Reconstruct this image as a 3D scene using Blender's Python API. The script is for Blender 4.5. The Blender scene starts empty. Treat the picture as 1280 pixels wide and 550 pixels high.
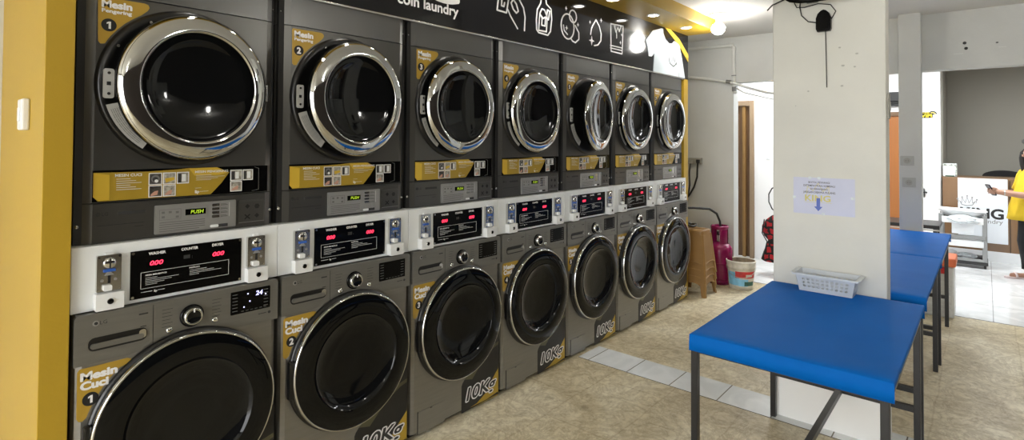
import bpy, bmesh, math, random
from mathutils import Vector, Matrix
random.seed(7)
SC = bpy.context.scene
COL = SC.collection
PI = math.pi

# ------------------------------------------------------------------ materials
def mat(name, color, rough=.5, metal=0., noise=0., nscale=8., bump=0., bscale=60., coat=0., emit=None, estr=0., trans=0., stretch=None, spec=None, alpha=None):
    m = bpy.data.materials.new(name); m.use_nodes = True
    nt = m.node_tree; b = nt.nodes['Principled BSDF']
    c = (*color, 1)
    b.inputs['Base Color'].default_value = c
    b.inputs['Roughness'].default_value = rough
    b.inputs['Metallic'].default_value = metal
    if spec is not None: b.inputs['Specular IOR Level'].default_value = spec
    if coat: b.inputs['Coat Weight'].default_value = coat; b.inputs['Coat Roughness'].default_value = .04
    if trans: b.inputs['Transmission Weight'].default_value = trans
    if alpha is not None: b.inputs['Alpha'].default_value = alpha
    if emit: b.inputs['Emission Color'].default_value = (*emit, 1); b.inputs['Emission Strength'].default_value = estr
    tc = nt.nodes.new('ShaderNodeTexCoord'); mp = nt.nodes.new('ShaderNodeMapping')
    nt.links.new(tc.outputs['Object'], mp.inputs['Vector'])
    if stretch: mp.inputs['Scale'].default_value = stretch
    n = nt.nodes.new('ShaderNodeTexNoise'); n.inputs['Scale'].default_value = nscale; n.inputs['Detail'].default_value = 4
    nt.links.new(mp.outputs['Vector'], n.inputs['Vector'])
    r = nt.nodes.new('ShaderNodeValToRGB')
    a = noise
    r.color_ramp.elements[0].position = .3; r.color_ramp.elements[1].position = .7
    r.color_ramp.elements[0].color = (*[max(0, x*(1-a)) for x in color], 1)
    r.color_ramp.elements[1].color = (*[min(1, x*(1+a)) for x in color], 1)
    nt.links.new(n.outputs['Fac'], r.inputs['Fac']); nt.links.new(r.outputs['Color'], b.inputs['Base Color'])
    if bump:
        n2 = nt.nodes.new('ShaderNodeTexNoise'); n2.inputs['Scale'].default_value = bscale; n2.inputs['Detail'].default_value = 3
        nt.links.new(mp.outputs['Vector'], n2.inputs['Vector'])
        bp = nt.nodes.new('ShaderNodeBump'); bp.inputs['Strength'].default_value = bump; bp.inputs['Distance'].default_value = .01
        nt.links.new(n2.outputs['Fac'], bp.inputs['Height']); nt.links.new(bp.outputs['Normal'], b.inputs['Normal'])
    return m
M = {}
M['steel_dark'] = mat('graphite_lacquer', (.125,.123,.115), .3, .75, .04, 3)
M['steel_top'] = mat('graphite_lacquer_lid', (.16,.16,.155), .3, .75, .04, 3)
M['washer'] = mat('brushed_grey_steel', (.245,.236,.215), .34, .6, .05, 6, stretch=(1,1,14))
M['fascia'] = mat('brushed_fascia', (.20,.196,.178), .36, .5, .05, 6, stretch=(1,1,14))
M['groove'] = mat('groove_black', (.008,.008,.008), .6)
M['chrome'] = mat('polished_chrome', (.62,.63,.62), .045, 1., .01, 3)
M['chrome2'] = mat('satin_chrome', (.62,.62,.6), .2, 1., .02, 3)
M['gloss'] = mat('gloss_black', (.003,.003,.003), .16, 0, 0, 3, spec=.12)
M['glass'] = mat('smoked_door_glass', (.003,.0035,.004), .03, 0, 0, 3, spec=.28)
M['bowl'] = mat('smoked_inner_bowl', (.005,.0055,.006), .05, 0, 0, 3, spec=.3)
M['blackplastic'] = mat('black_plastic', (.012,.012,.012), .4, 0, .2, 20)
M['gasket'] = mat('black_gasket', (.006,.006,.006), .28, 0, .2, 20)
M['gold'] = mat('gold_print', (.42,.28,.03), .3, .1, .03, 5)
M['goldhi'] = mat('gold_print_light', (.68,.46,.05), .3, .1, .05, 5)
M['sticker'] = mat('gold_sticker', (.46,.29,.035), .38, .1, .03, 5)
M['white'] = mat('white_print', (.85,.85,.85), .5)
M['silver'] = mat('silver_fascia', (.36,.36,.35), .35, .5, .04, 10)
M['labelgrey'] = mat('pale_metal_label', (.50,.50,.48), .4)
M['smudge'] = mat('plaster_smudge', (.50,.50,.46), .8)
M['darkprint'] = mat('dark_print', (.03,.03,.03), .5)
M['greyprint'] = mat('grey_print', (.16,.16,.155), .5)
M['photo_a'] = mat('photo_print_dark', (.05,.045,.04), .4, 0, .9, 90)
M['photo_b'] = mat('photo_print_light', (.35,.33,.28), .4, 0, .6, 90)
M['skinprint'] = mat('photo_print_hand', (.55,.3,.22), .5)
M['enamel'] = mat('white_enamel', (.84,.87,.88), .3, 0, .02, 3)
M['whitebox'] = mat('white_lock_case', (.82,.84,.84), .35)
M['red_led'] = mat('red_digits', (.8,.02,.04), .5, emit=(1,.03,.08), estr=2.2)
M['green_led'] = mat('green_digits', (.4,.6,.02), .5, emit=(.6,.9,.05), estr=.45)
M['blue_led'] = mat('blue_white_digits', (.5,.5,.9), .5, emit=(.55,.55,1), estr=1.6)
M['bluelabel'] = mat('blue_label', (.03,.12,.5), .4)
M['yellow'] = mat('mustard_paint', (.46,.295,.02), .42, 0, .04, 1.5, .05, 90)
M['signblack'] = mat('sign_black_acrylic', (.006,.006,.008), .09, 0, 0, 3)
M['tee'] = mat('tee_print', (.50,.57,.62), .4, 0, .02, 3)
M['wall'] = mat('plaster_white', (.66,.66,.62), .75, 0, .05, 2.2, .15, 25)
M['wallgrey'] = mat('plaster_grey_white', (.56,.57,.55), .75, 0, .06, 2.2, .15, 25)
M['pillar_low'] = mat('pillar_low_white', (.92,.92,.90), .5, 0, .02, 3)
M['pillar'] = mat('pillar_plaster', (.70,.70,.645), .6, 0, .05, 3, .2, 14)
M['ceil'] = mat('ceiling_paint', (.70,.69,.66), .8, 0, .03, 1.5)
M['backgrey'] = mat('taupe_paint', (.34,.325,.28), .8, 0, .03, 1)
M['backwhite'] = mat('bright_white_paint', (.9,.9,.9), .6, 0, .01, 2)
M['darkwall'] = mat('umber_wall', (.022,.015,.012), .8, 0, .1, 2)
M['brown'] = mat('brown_door_wood', (.15,.08,.035), .45, 0, .18, 5, stretch=(1,1,.15))
M['tan'] = mat('tan_frame_wood', (.30,.21,.13), .5, 0, .12, 5, stretch=(1,1,.15))
M['orange'] = mat('orange_door_wood', (.33,.115,.022), .4, 0, .1, 5, stretch=(1,1,.15))
M['counter'] = mat('counter_wood', (.20,.11,.05), .3, 0, .15, 4, stretch=(1,1,.3))
M['blue'] = mat('blue_vinyl', (.0,.115,.46), .6, 0, .05, 3, .1, 5, spec=.08)
M['board'] = mat('board_edge', (.5,.48,.44), .6, 0, .1, 20)
M['blackmetal'] = mat('black_painted_steel', (.012,.012,.013), .35, 0, .2, 20)
M['basket'] = mat('pale_grey_plastic', (.60,.64,.68), .35)
M['tapered'] = mat('brown_stool_plastic', (.25,.135,.038), .45, 0, .06, 6)
M['pink'] = mat('magenta_paint', (.20,.004,.06), .25, 0, .1, 8)
M['bucket'] = mat('grimy_white_plastic', (.58,.55,.47), .5, 0, .22, 14)
M['bucketin'] = mat('grimy_inside', (.33,.27,.19), .7, 0, .4, 16)
M['lblue'] = mat('label_light_blue', (.20,.48,.68), .5, 0, .15, 20)
M['lred'] = mat('label_red', (.50,.03,.03), .5, 0, .25, 30)
M['lgreen'] = mat('label_green', (.03,.12,.09), .5, 0, .3, 30)
M['wire'] = mat('galvanised_wire', (.5,.5,.48), .35, .8)
M['rubber'] = mat('black_rubber', (.01,.01,.01), .45)
M['conduit'] = mat('grey_conduit', (.66,.67,.64), .5, 0, .06, 8)
M['outlet'] = mat('beige_grey_plastic', (.33,.32,.28), .45)
M['socket'] = mat('socket_plastic', (.40,.40,.375), .4)
M['paper'] = mat('lilac_paper', (.62,.65,.80), .55, 0, .03, 6)
M['papergold'] = mat('faint_gold_ink', (.66,.60,.22), .55)
M['arrow'] = mat('blue_ink', (.10,.16,.52), .5)
M['ink'] = mat('dark_ink', (.12,.12,.14), .5)
M['redbag'] = mat('red_fabric', (.42,.012,.02), .7, 0, .15, 40)
M['blkfab'] = mat('black_fabric', (.012,.011,.012), .8)
M['greymetal'] = mat('grey_metal', (.27,.28,.28), .4, .3, .05, 8)
M['whiteplastic'] = mat('white_plastic', (.80,.82,.83), .35, 0, .02, 5)
M['clear'] = mat('crumpled_plastic', (.72,.78,.82), .25, 0, .12, 30, .5, 40)
M['orangelid'] = mat('orange_plastic', (.85,.20,.07), .35)
M['redlatch'] = mat('red_plastic', (.65,.03,.03), .35)
M['milky'] = mat('milky_plastic', (.68,.70,.70), .3, 0, .05, 30)
M['logogrey'] = mat('grey_logo_print', (.30,.30,.30), .5)
M['logoblack'] = mat('black_logo_print', (.015,.015,.015), .5)
M['panelwhite'] = mat('white_panel', (.74,.78,.82), .35)
M['wifi'] = mat('yellow_letter', (.75,.60,.02), .5)
M['skin'] = mat('skin', (.40,.22,.15), .5, 0, .05, 12)
M['lip'] = mat('lip', (.32,.10,.08), .5)
M['shirt'] = mat('yellow_cotton', (.62,.43,.012), .8, 0, .08, 10, .3, 12)
M['trouser'] = mat('black_cotton', (.008,.008,.009), .85)
M['hair'] = mat('black_hair', (.012,.009,.008), .45)
M['sandal'] = mat('pink_rubber', (.66,.55,.54), .6)
M['phone'] = mat('dark_phone', (.02,.018,.03), .2)
M['lamp'] = mat('lit_bulb', (1,1,1), .5, emit=(1,.97,.9), estr=60)
M['spot'] = mat('lit_downlight', (1,1,1), .5, emit=(1,.97,.92), estr=30)
M['tube'] = mat('lit_panel', (1,1,1), .5, emit=(.95,.98,1), estr=6)
M['floral'] = mat('floral_print', (.42,.45,.40), .5, 0, .8, 30)
M['greendark'] = mat('dark_green_print', (.02,.08,.05), .5)

def floor_mat():
    m = bpy.data.materials.new('sandstone_floor'); m.use_nodes = True
    nt = m.node_tree; N = nt.nodes.new; L = nt.links.new
    b = nt.nodes['Principled BSDF']; tc = N('ShaderNodeTexCoord')
    def noise(s, d=6, r=.6, dist=0):
        n = N('ShaderNodeTexNoise'); n.inputs['Scale'].default_value = s; n.inputs['Detail'].default_value = d
        n.inputs['Roughness'].default_value = r; n.inputs['Distortion'].default_value = dist
        L(tc.outputs['Object'], n.inputs['Vector']); return n
    def ramp(src, stops):
        r = N('ShaderNodeValToRGB'); e = r.color_ramp.elements
        while len(e) < len(stops): e.new(.5)
        for i, (p, c) in enumerate(stops): e[i].position = p; e[i].color = (*c, 1)
        L(src, r.inputs['Fac']); return r
    def mix(a, bb, f, t='MULTIPLY'):
        x = N('ShaderNodeMix'); x.data_type = 'RGBA'; x.blend_type = t
        L(a, x.inputs[6]); L(bb, x.inputs[7])
        if isinstance(f, float): x.inputs[0].default_value = f
        else: L(f, x.inputs[0])
        return x.outputs[2]
    base = ramp(noise(1.6, 8, .65, .8).outputs['Fac'], [(.3, (.52,.44,.28)), (.48, (.70,.62,.43)), (.66, (.84,.78,.60))])
    fine = ramp(noise(26, 8, .7).outputs['Fac'], [(.35, (.64,.60,.53)), (.58, (1,1,1))])
    veins = ramp(noise(4.5, 10, .7, 2.5).outputs['Fac'], [(.42, (1,1,1)), (.5, (.60,.54,.44)), (.55, (1,1,1))])
    spots = ramp(noise(7, 2, .5).outputs['Fac'], [(.69, (1,1,1)), (.75, (.45,.40,.33))])
    br = N('ShaderNodeTexBrick'); br.offset = .5; br.inputs['Scale'].default_value = 1
    br.inputs['Color1'].default_value = (1,1,1,1); br.inputs['Color2'].default_value = (.95,.95,.95,1)
    br.inputs['Mortar'].default_value = (.70,.64,.56,1); br.inputs['Mortar Size'].default_value = .008
    br.inputs['Mortar Smooth'].default_value = 1; br.inputs['Brick Width'].default_value = .62; br.inputs['Row Height'].default_value = .42
    wv = N('ShaderNodeVectorMath'); wv.operation = 'MULTIPLY_ADD'
    L(noise(3, 3).outputs['Color'], wv.inputs[0]); wv.inputs[1].default_value = (.05,.05,.05); L(tc.outputs['Object'], wv.inputs[2])
    L(wv.outputs[0], br.inputs['Vector'])
    c = mix(base.outputs['Color'], fine.outputs['Color'], .7)
    c = mix(c, veins.outputs['Color'], .6); c = mix(c, spots.outputs['Color'], .5); c = mix(c, br.outputs['Color'], .6)
    L(c, b.inputs['Base Color'])
    rr = N('ShaderNodeMapRange'); L(noise(9).outputs['Fac'], rr.inputs[0]); rr.inputs[3].default_value = .3; rr.inputs[4].default_value = .55
    L(rr.outputs[0], b.inputs['Roughness'])
    bp = N('ShaderNodeBump'); bp.inputs['Strength'].default_value = .25; bp.inputs['Distance'].default_value = .005
    L(noise(30, 6).outputs['Fac'], bp.inputs['Height']); L(bp.outputs['Normal'], b.inputs['Normal'])
    return m
M['floor'] = floor_mat()

def tile_mat(name, c1, c2, grout, w, h, rough, off=0.):
    m = bpy.data.materials.new(name); m.use_nodes = True
    nt = m.node_tree; b = nt.nodes['Principled BSDF']
    tc = nt.nodes.new('ShaderNodeTexCoord'); br = nt.nodes.new('ShaderNodeTexBrick')
    br.offset = off; br.inputs['Scale'].default_value = 1
    br.inputs['Color1'].default_value = (*c1,1); br.inputs['Color2'].default_value = (*c2,1); br.inputs['Mortar'].default_value = (*grout,1)
    br.inputs['Mortar Size'].default_value = .0035; br.inputs['Brick Width'].default_value = w; br.inputs['Row Height'].default_value = h
    nt.links.new(tc.outputs['Object'], br.inputs['Vector'])
    n = nt.nodes.new('ShaderNodeTexNoise'); n.inputs['Scale'].default_value = 3; n.inputs['Detail'].default_value = 6; n.inputs['Distortion'].default_value = 2
    nt.links.new(tc.outputs['Object'], n.inputs['Vector'])
    r = nt.nodes.new('ShaderNodeValToRGB'); r.color_ramp.elements[0].position = .42; r.color_ramp.elements[1].position = .6
    r.color_ramp.elements[0].color = (.86,.87,.87,1); r.color_ramp.elements[1].color = (1,1,1,1)
    nt.links.new(n.outputs['Fac'], r.inputs['Fac'])
    x = nt.nodes.new('ShaderNodeMix'); x.data_type = 'RGBA'; x.blend_type = 'MULTIPLY'; x.inputs[0].default_value = 1
    nt.links.new(br.outputs['Color'], x.inputs[6]); nt.links.new(r.outputs['Color'], x.inputs[7])
    nt.links.new(x.outputs[2], b.inputs['Base Color']); b.inputs['Roughness'].default_value = rough
    return m
M['striptile'] = tile_mat('white_strip_tile', (.84,.86,.86), (.80,.82,.82), (.22,.2,.17), 1.0, .3062, .22)
M['backtile'] = tile_mat('white_marble_tile', (.84,.85,.85), (.81,.82,.83), (.36,.36,.35), .62, .62, .12)
M['plaid'] = tile_mat('red_black_plaid', (.45,.012,.02), (.38,.01,.018), (.008,.008,.008), .085, .075, .8, .4)
_nt = M['plaid'].node_tree; _br = _nt.nodes['Brick Texture']; _br.inputs['Mortar Size'].default_value = .014
_sp = _nt.nodes.new('ShaderNodeSeparateXYZ'); _cb = _nt.nodes.new('ShaderNodeCombineXYZ')
_nt.links.new(_nt.nodes['Texture Coordinate'].outputs['Object'], _sp.inputs[0]); _nt.links.new(_sp.outputs[1], _cb.inputs[0]); _nt.links.new(_sp.outputs[2], _cb.inputs[1]); _nz = _nt.nodes.new('ShaderNodeTexNoise'); _nz.inputs['Scale'].default_value = 14; _nt.links.new(_nt.nodes['Texture Coordinate'].outputs['Object'], _nz.inputs['Vector'])
_ma = _nt.nodes.new('ShaderNodeVectorMath'); _ma.operation = 'MULTIPLY_ADD'; _ma.inputs[1].default_value = (.07,.07,0); _nt.links.new(_nz.outputs['Color'], _ma.inputs[0]); _nt.links.new(_cb.outputs[0], _ma.inputs[2])
_nt.links.new(_ma.outputs[0], _br.inputs['Vector'])

# ------------------------------------------------------------------ mesh builder
class Frame:
    def __init__(s, o, U, V):
        s.o = Vector(o); s.U = Vector(U).normalized(); s.V = Vector(V).normalized(); s.N = s.U.cross(s.V)
    def p(s, u, v, w=0.): return s.o + s.U*u + s.V*v + s.N*w
class MB:
    def __init__(s): s.bm = bmesh.new(); s.mats = []
    def mi(s, m):
        if isinstance(m, str): m = M[m]
        if m not in s.mats: s.mats.append(m)
        return s.mats.index(m)
    def face(s, vs, m):
        try: f = s.bm.faces.new(vs)
        except ValueError: return None
        f.material_index = m; return f
    def box(s, x0, x1, y0, y1, z0, z1, m, bev=0., seg=2):
        i = s.mi(m); b = bmesh.new()
        bmesh.ops.create_cube(b, size=1)
        for v in b.verts: v.co = Vector(((x0+x1)/2+v.co.x*(x1-x0), (y0+y1)/2+v.co.y*(y1-y0), (z0+z1)/2+v.co.z*(z1-z0)))
        if bev: bmesh.ops.bevel(b, geom=b.edges[:], offset=bev, segments=seg, profile=.5, affect='EDGES')
        s.merge(b, i); return s
    def merge(s, b, i=None, mat4=None, smooth=None):
        mp = {}
        for v in b.verts: mp[v] = s.bm.verts.new(mat4 @ v.co if mat4 else v.co)
        for f in b.faces:
            nf = s.face([mp[v] for v in f.verts], f.material_index if i is None else i)
            if nf: nf.smooth = f.smooth if smooth is None else smooth
        b.free()
    def bar(s, a, b, w, h, m):                       # rectangular bar between two points
        a, b = Vector(a), Vector(b); d = (b-a).normalized()
        up = Vector((0,0,1)) if abs(d.z) < .9 else Vector((1,0,0))
        r = d.cross(up).normalized(); u = r.cross(d)
        i = s.mi(m); vs = []
        for p in (a, b):
            for q in ((-1,-1),(1,-1),(1,1),(-1,1)): vs.append(s.bm.verts.new(p + r*q[0]*w/2 + u*q[1]*h/2))
        for q in ((0,1,2,3),(7,6,5,4),(0,4,5,1),(1,5,6,2),(2,6,7,3),(3,7,4,0)): s.face([vs[k] for k in q], i)
        return s
    def lathe(s, prof, origin, axis, m, seg=48, arc=(0, 2*PI), smooth=True, mats=None):
        # prof: list of (r, h); h along axis
        ax = Vector(axis).normalized(); t = Vector((0,0,1)) if abs(ax.z) < .9 else Vector((1,0,0))
        u = ax.cross(t).normalized(); v = ax.cross(u)
        full = abs(arc[1]-arc[0]-2*PI) < 1e-6; n = seg if full else seg+1
        rings = []
        for r, h in prof:
            c = Vector(origin) + ax*h
            if r < 1e-6: rings.append([s.bm.verts.new(c)]); continue
            rings.append([s.bm.verts.new(c + (u*math.cos(arc[0]+(arc[1]-arc[0])*k/seg) + v*math.sin(arc[0]+(arc[1]-arc[0])*k/seg))*r) for k in range(n)])
        for j in range(len(rings)-1):
            i = s.mi(mats[j] if mats else m); A, B = rings[j], rings[j+1]
            for k in range(seg):
                k2 = (k+1) % n if full else k+1
                if len(A) == 1 and len(B) == 1: continue
                if len(A) == 1: f = s.face([A[0], B[k2], B[k]], i)
                elif len(B) == 1: f = s.face([A[k], A[k2], B[0]], i)
                else: f = s.face([A[k], A[k2], B[k2], B[k]], i)
                if f: f.smooth = smooth
        return s
    def cyl(s, a, b, r, m, seg=20, r2=None):
        a, b = Vector(a), Vector(b); d = b-a; L = d.length; r2 = r if r2 is None else r2
        s.lathe([(0,0),(r,0)], a, d, m, seg, smooth=False)
        s.lathe([(r,0),(r2,L)], a, d, m, seg)
        s.lathe([(r2,L),(0,L)], a, d, m, seg, smooth=False)
        return s
    def ball(s, c, r, m, seg=20, sc=(1,1,1)):
        b = bmesh.new(); bmesh.ops.create_uvsphere(b, u_segments=seg, v_segments=seg//2, radius=r)
        for v in b.verts: v.co = Vector((v.co.x*sc[0], v.co.y*sc[1], v.co.z*sc[2])) + Vector(c)
        for f in b.faces: f.smooth = True
        s.merge(b, s.mi(m)); return s
    def tube(s, pts, r, m, seg=8, closed=False):
        pts = [Vector(p) for p in pts]; n = len(pts); rings = []; i = s.mi(m)
        prev = None
        for k, p in enumerate(pts):
            if closed: d = (pts[(k+1) % n]-pts[k-1])
            else: d = pts[min(k+1, n-1)]-pts[max(k-1, 0)]
            d.normalize()
            if prev is None:
                t = Vector((0,0,1)) if abs(d.z) < .9 else Vector((1,0,0)); u = d.cross(t).normalized()
            else: u = (prev - d*prev.dot(d)).normalized()
            prev = u; v = d.cross(u)
            rings.append([s.bm.verts.new(p+(u*math.cos(2*PI*q/seg)+v*math.sin(2*PI*q/seg))*r) for q in range(seg)])
        for k in range(n if closed else n-1):
            A, B = rings[k], rings[(k+1) % n]
            for q in range(seg):
                f = s.face([A[q], A[(q+1) % seg], B[(q+1) % seg], B[q]], i)
                if f: f.smooth = True
        if not closed: s.face(rings[0][::-1], i); s.face(rings[-1], i)
        return s
    def prism(s, fr, poly, w0, w1, m):               # polygon (u,v) in a frame, thickness w0..w1 along its normal
        i = s.mi(m)
        A = [s.bm.verts.new(fr.p(u, v, w0)) for u, v in poly]; B = [s.bm.verts.new(fr.p(u, v, w1)) for u, v in poly]
        s.face(A[::-1], i); s.face(B, i); n = len(poly)
        for k in range(n): s.face([A[k], A[(k+1) % n], B[(k+1) % n], B[k]], i)
        return s
    def rect(s, fr, u0, u1, v0, v1, w0, w1, m, rad=0.):
        if rad <= 0: return s.prism(fr, [(u0,v0),(u1,v0),(u1,v1),(u0,v1)], w0, w1, m)
        P = []
        for cx, cy, a in ((u1-rad, v0+rad, -90), (u1-rad, v1-rad, 0), (u0+rad, v1-rad, 90), (u0+rad, v0+rad, 180)):
            for k in range(5): t = math.radians(a+k*22.5); P.append((cx+rad*math.cos(t), cy+rad*math.sin(t)))
        return s.prism(fr, P, w0, w1, m)
    def disc(s, fr, u, v, r, w0, w1, m, n=24, ry=None):
        return s.prism(fr, [(u+r*math.cos(2*PI*k/n), v+(ry or r)*math.sin(2*PI*k/n)) for k in range(n)], w0, w1, m)
    def stroke(s, fr, pts, wd, w0, w1, m):
        for k in range(len(pts)-1):
            a, b = Vector(pts[k]), Vector(pts[k+1]); d = b-a
            if d.length < 1e-6: continue
            d.normalize(); n = Vector((-d.y, d.x))*wd/2
            dw = 1e-5*(k % 3)
            s.prism(fr, [tuple(a-n), tuple(b-n), tuple(b+n), tuple(a+n)], w0, w1+dw, m)
            s.disc(fr, b.x, b.y, wd/2, w0, w1+dw+4e-6, m, 10)
        s.disc(fr, pts[0][0], pts[0][1], wd/2, w0, w1, m, 10)
        return s
    def text(s, fr, body, u, v, h, w0, w1, m, width=None, bold=0., align='LEFT', shear=0., res=2):
        cu = bpy.data.curves.new('t', 'FONT'); cu.body = body; cu.size = 1; cu.offset = min(bold, .012); cu.extrude = 0; cu.shear = shear; cu.resolution_u = res
        ob = bpy.data.objects.new('t', cu); COL.objects.link(ob)
        bpy.context.view_layer.update()
        dg = bpy.context.evaluated_depsgraph_get()
        me = bpy.data.meshes.new_from_object(ob.evaluated_get(dg))
        b = bmesh.new(); b.from_mesh(me)
        bpy.data.objects.remove(ob); bpy.data.curves.remove(cu); bpy.data.meshes.remove(me)
        if not b.verts: b.free(); return s
        x0 = min(q.co.x for q in b.verts); x1 = max(q.co.x for q in b.verts)
        ky = h/.72; kx = ky if width is None else width/(x1-x0)
        wt = (x1-x0)*kx; off = {'LEFT': 0, 'CENTER': -wt/2, 'RIGHT': -wt}[align]
        i = s.mi(m); e = max(0, bold-.012)
        sh = [(0,0)] if e == 0 else [(math.cos(k*PI/4)*e, math.sin(k*PI/4)*e) for k in range(0, 8, 1 if e > .03 else 2)]
        for k, (ex, ey) in enumerate(sh):
            mp = {}
            for q in b.verts: mp[q] = s.bm.verts.new(fr.p(u+off+(q.co.x-x0+ex)*kx, v+(q.co.y+ey)*ky, w1+2e-6*k))
            for f in b.faces: s.face([mp[q] for q in f.verts], i)
        b.free(); return s
    def build(s, name, parent=None, label=None, cat=None, group=None, kind=None, loc=None, autosmooth=True, rotz=0.):
        """geometry is given in world coordinates; loc (or the parent's spot) becomes the origin"""
        bmesh.ops.recalc_face_normals(s.bm, faces=[f for f in s.bm.faces if len(f.verts) and abs(f.calc_area()) > 0])
        o_par = wloc(parent) if parent else Vector((0,0,0))
        o_me = Vector(loc) if loc is not None else (o_par if parent else center_base(s.bm))
        for v in s.bm.verts: v.co -= o_me
        me = bpy.data.meshes.new(name); s.bm.to_mesh(me); s.bm.free()
        for m in s.mats: me.materials.append(m)
        o = bpy.data.objects.new(name, me); COL.objects.link(o)
        if parent: o.parent = parent
        o.location = o_me - o_par; o.rotation_euler.z = rotz
        return tag(o, label, cat, group, kind)
def center_base(bm):
    xs = [v.co for v in bm.verts]
    return Vector(((min(c.x for c in xs)+max(c.x for c in xs))/2, (min(c.y for c in xs)+max(c.y for c in xs))/2, min(c.z for c in xs)))
def wloc(o):
    v = Vector((0,0,0))
    while o: v += Vector(o.location); o = o.parent
    return v
def tag(o, label=None, cat=None, group=None, kind=None):
    if label: o['label'] = label
    if cat: o['category'] = cat
    if group: o['group'] = group
    if kind: o['kind'] = kind
    return o
def thing(name, label, cat, loc, group=None):
    o = bpy.data.objects.new(name, None); COL.objects.link(o); o.location = loc; o.empty_display_size = .1
    return tag(o, label, cat, group)
def copy_tree(o, parent=None, skip=()):
    c = o.copy(); COL.objects.link(c); c.parent = parent
    for ch in list(o.children):
        if ch.name.split('.')[0] not in skip: copy_tree(ch, c, skip)
    return c
def S(name, mb, **k): return mb.build(name, kind='structure', **k)
FY = Frame((0,0,0), (1,0,0), (0,0,1))                 # N = -Y, faces the room

# ------------------------------------------------------------------ the setting
b = MB(); b.box(-4.2, 6.0, -5.1, 1.0, -.06, 0, 'floor'); S('floor', b)
b = MB(); b.box(2.926, 3.202, -4.6, -.07, -.03, .003, 'striptile')
o = S('trim_1', b, loc=(2.926, -.154-.3062*4, 0))
b = MB(); b.box(6.0, 10.8, -5.1, 1.2, -.06, .004, 'backtile'); S('floor', b, loc=(6.0, -2.357, .004))
b = MB(); b.box(-4.2, 6.15, -5.1, 1.0, 2.78, 2.86, 'ceil'); b.box(6.15, 10.8, -5.1, 1.2, 2.80, 2.88, 'ceil'); S('ceiling', b)
b = MB(); b.box(-4.2, 10.8, .92, 1.0, 0, 2.78, 'wall'); S('wall_left', b)
b = MB()
b.box(-4.2, 10.8, -5.1, -5.0, 0, 2.78, 'darkwall'); S('wall_right', b)
# wall behind the camera: shop front, low sill and piers, open to the street
b = MB(); b.box(-4.2, -4.05, .2, .92, 0, 2.78, 'wall'); b.box(-4.2, -4.05, -5.0, -4.0, 0, 2.78, 'darkwall'); b.box(-4.2, -4.05, -4.0, .2, 2.62, 2.78, 'wall'); S('wall_back', b)
# cross wall with wide openings
b = MB()
b.box(6.0, 6.15, -.128, .92, 0, 2.78, 'wallgrey')
b.box(6.0, 6.15, -5.0, -.128, 2.25, 2.78, 'wallgrey')
for z, y in ((2.48, -2.18), (2.43, -2.19)): b.ball((5.999, y, z), .014, 'blackplastic', 10, (.2,1,1))
b.ball((5.999, -2.40, 2.46), .01, 'blackplastic', 10, (.2,1,.6)); b.box(5.998, 6.001, -2.46, -2.41, 2.415, 2.42, 'conduit')
b.box(5.998, 6.001, -2.17, -2.10, 2.385, 2.389, 'conduit')
S('wall_front', b)
b = MB(); b.box(5.85, 6.0, -1.87, -1.70, 0, 2.78, 'wallgrey', .004); S('wall_column', b)
# pillar
b = MB(); b.box(3.0, 3.13, -1.928, -1.378, 0, 2.78, 'pillar', .006)
for (y, z, r) in ((-1.72, 2.09, .006), (-1.735, 1.99, .008), (-1.80, 2.05, .007), (-1.79, 1.98, .006), (-1.73, 1.88, .007), (-1.565, 1.86, .006), (-1.50, 1.78, .004)):
    b.ball((2.9995, y, z), r, 'smudge', 8, (.15, 1, .7))
b.box(2.9985, 3.1315, -1.9295, -1.3765, 0, .66, 'pillar_low', .003)  # lower part of the pillar, whiter than the plaster above
S('wall_pillar', b)
# back room
b = MB(); b.box(7.3, 7.4, -.72, .043, 0, 2.8, 'backwhite'); b.box(7.3, 7.4, .043, 1.0, 2.10, 2.8, 'backwhite'); S('wall_hall', b)
b = MB(); b.box(7.3, 9.3, -.80, -.72, 0, 2.8, 'backwhite'); S('wall_side', b)
b = MB(); b.box(9.3, 9.4, -1.84, -1.60, 0, 2.8, 'backwhite'); b.box(9.3, 9.4, -1.60, -.80, 2.02, 2.8, 'backwhite'); S('wall_far', b)
b = MB(); b.box(10.6, 10.7, -5.0, -1.84, 0, 2.8, 'backgrey'); 
b.ball((10.597, -2.76, 1.60), .045, 'greyprint', 10, (.1,1,.9)); S('wall_end', b)
b = MB(); b.box(9.4, 10.6, -1.86, -1.82, 0, 2.8, 'backgrey'); S('wall_alcove', b)
# doors
b = MB()
b.box(7.27, 7.34, .043, .10, 0, 2.13, 'tan', .006); b.box(7.27, 7.34, .10, .92, 2.06, 2.13, 'tan', .004); b.box(7.27, 7.34, .86, .92, 0, 2.06, 'tan', .006)
o = S('door_1', b)
b = MB(); b.box(7.335, 7.375, .10, .86, .01, 2.06, 'brown', .004)
for z0, z1 in ((.15,.95), (1.08,1.95)): b.box(7.325, 7.34, .25, .74, z0, z1, 'brown', .012)
b.build('door_leaf', o)
b = MB(); b.box(7.29, 7.34, .155, .20, .01, 2.06, 'tapered', .004); b.build('door_stop', o)
b = MB()
b.box(9.25, 9.3, -1.60, -1.54, 0, 2.02, 'brown', .004); b.box(9.25, 9.3, -1.54, -.86, 1.96, 2.02, 'brown', .004); b.box(9.25, 9.3, -.86, -.80, 0, 2.02, 'brown', .004)
o = S('door_2', b)
b = MB(); b.box(9.28, 9.33, -1.54, -.86, .01, 1.96, 'orange', .003); b.build('door_leaf', o)
b = MB(); b.box(9.24, 9.295, -1.62, -.82, 2.10, 2.31, 'blackplastic', .01)
for z in (2.13, 2.15, 2.17): b.box(9.235, 9.242, -1.58, -.86, z, z+.01, 'gloss')
tag(b.build('air_curtain'), 'black horizontal unit on the wall above the orange door', 'air curtain')

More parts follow.
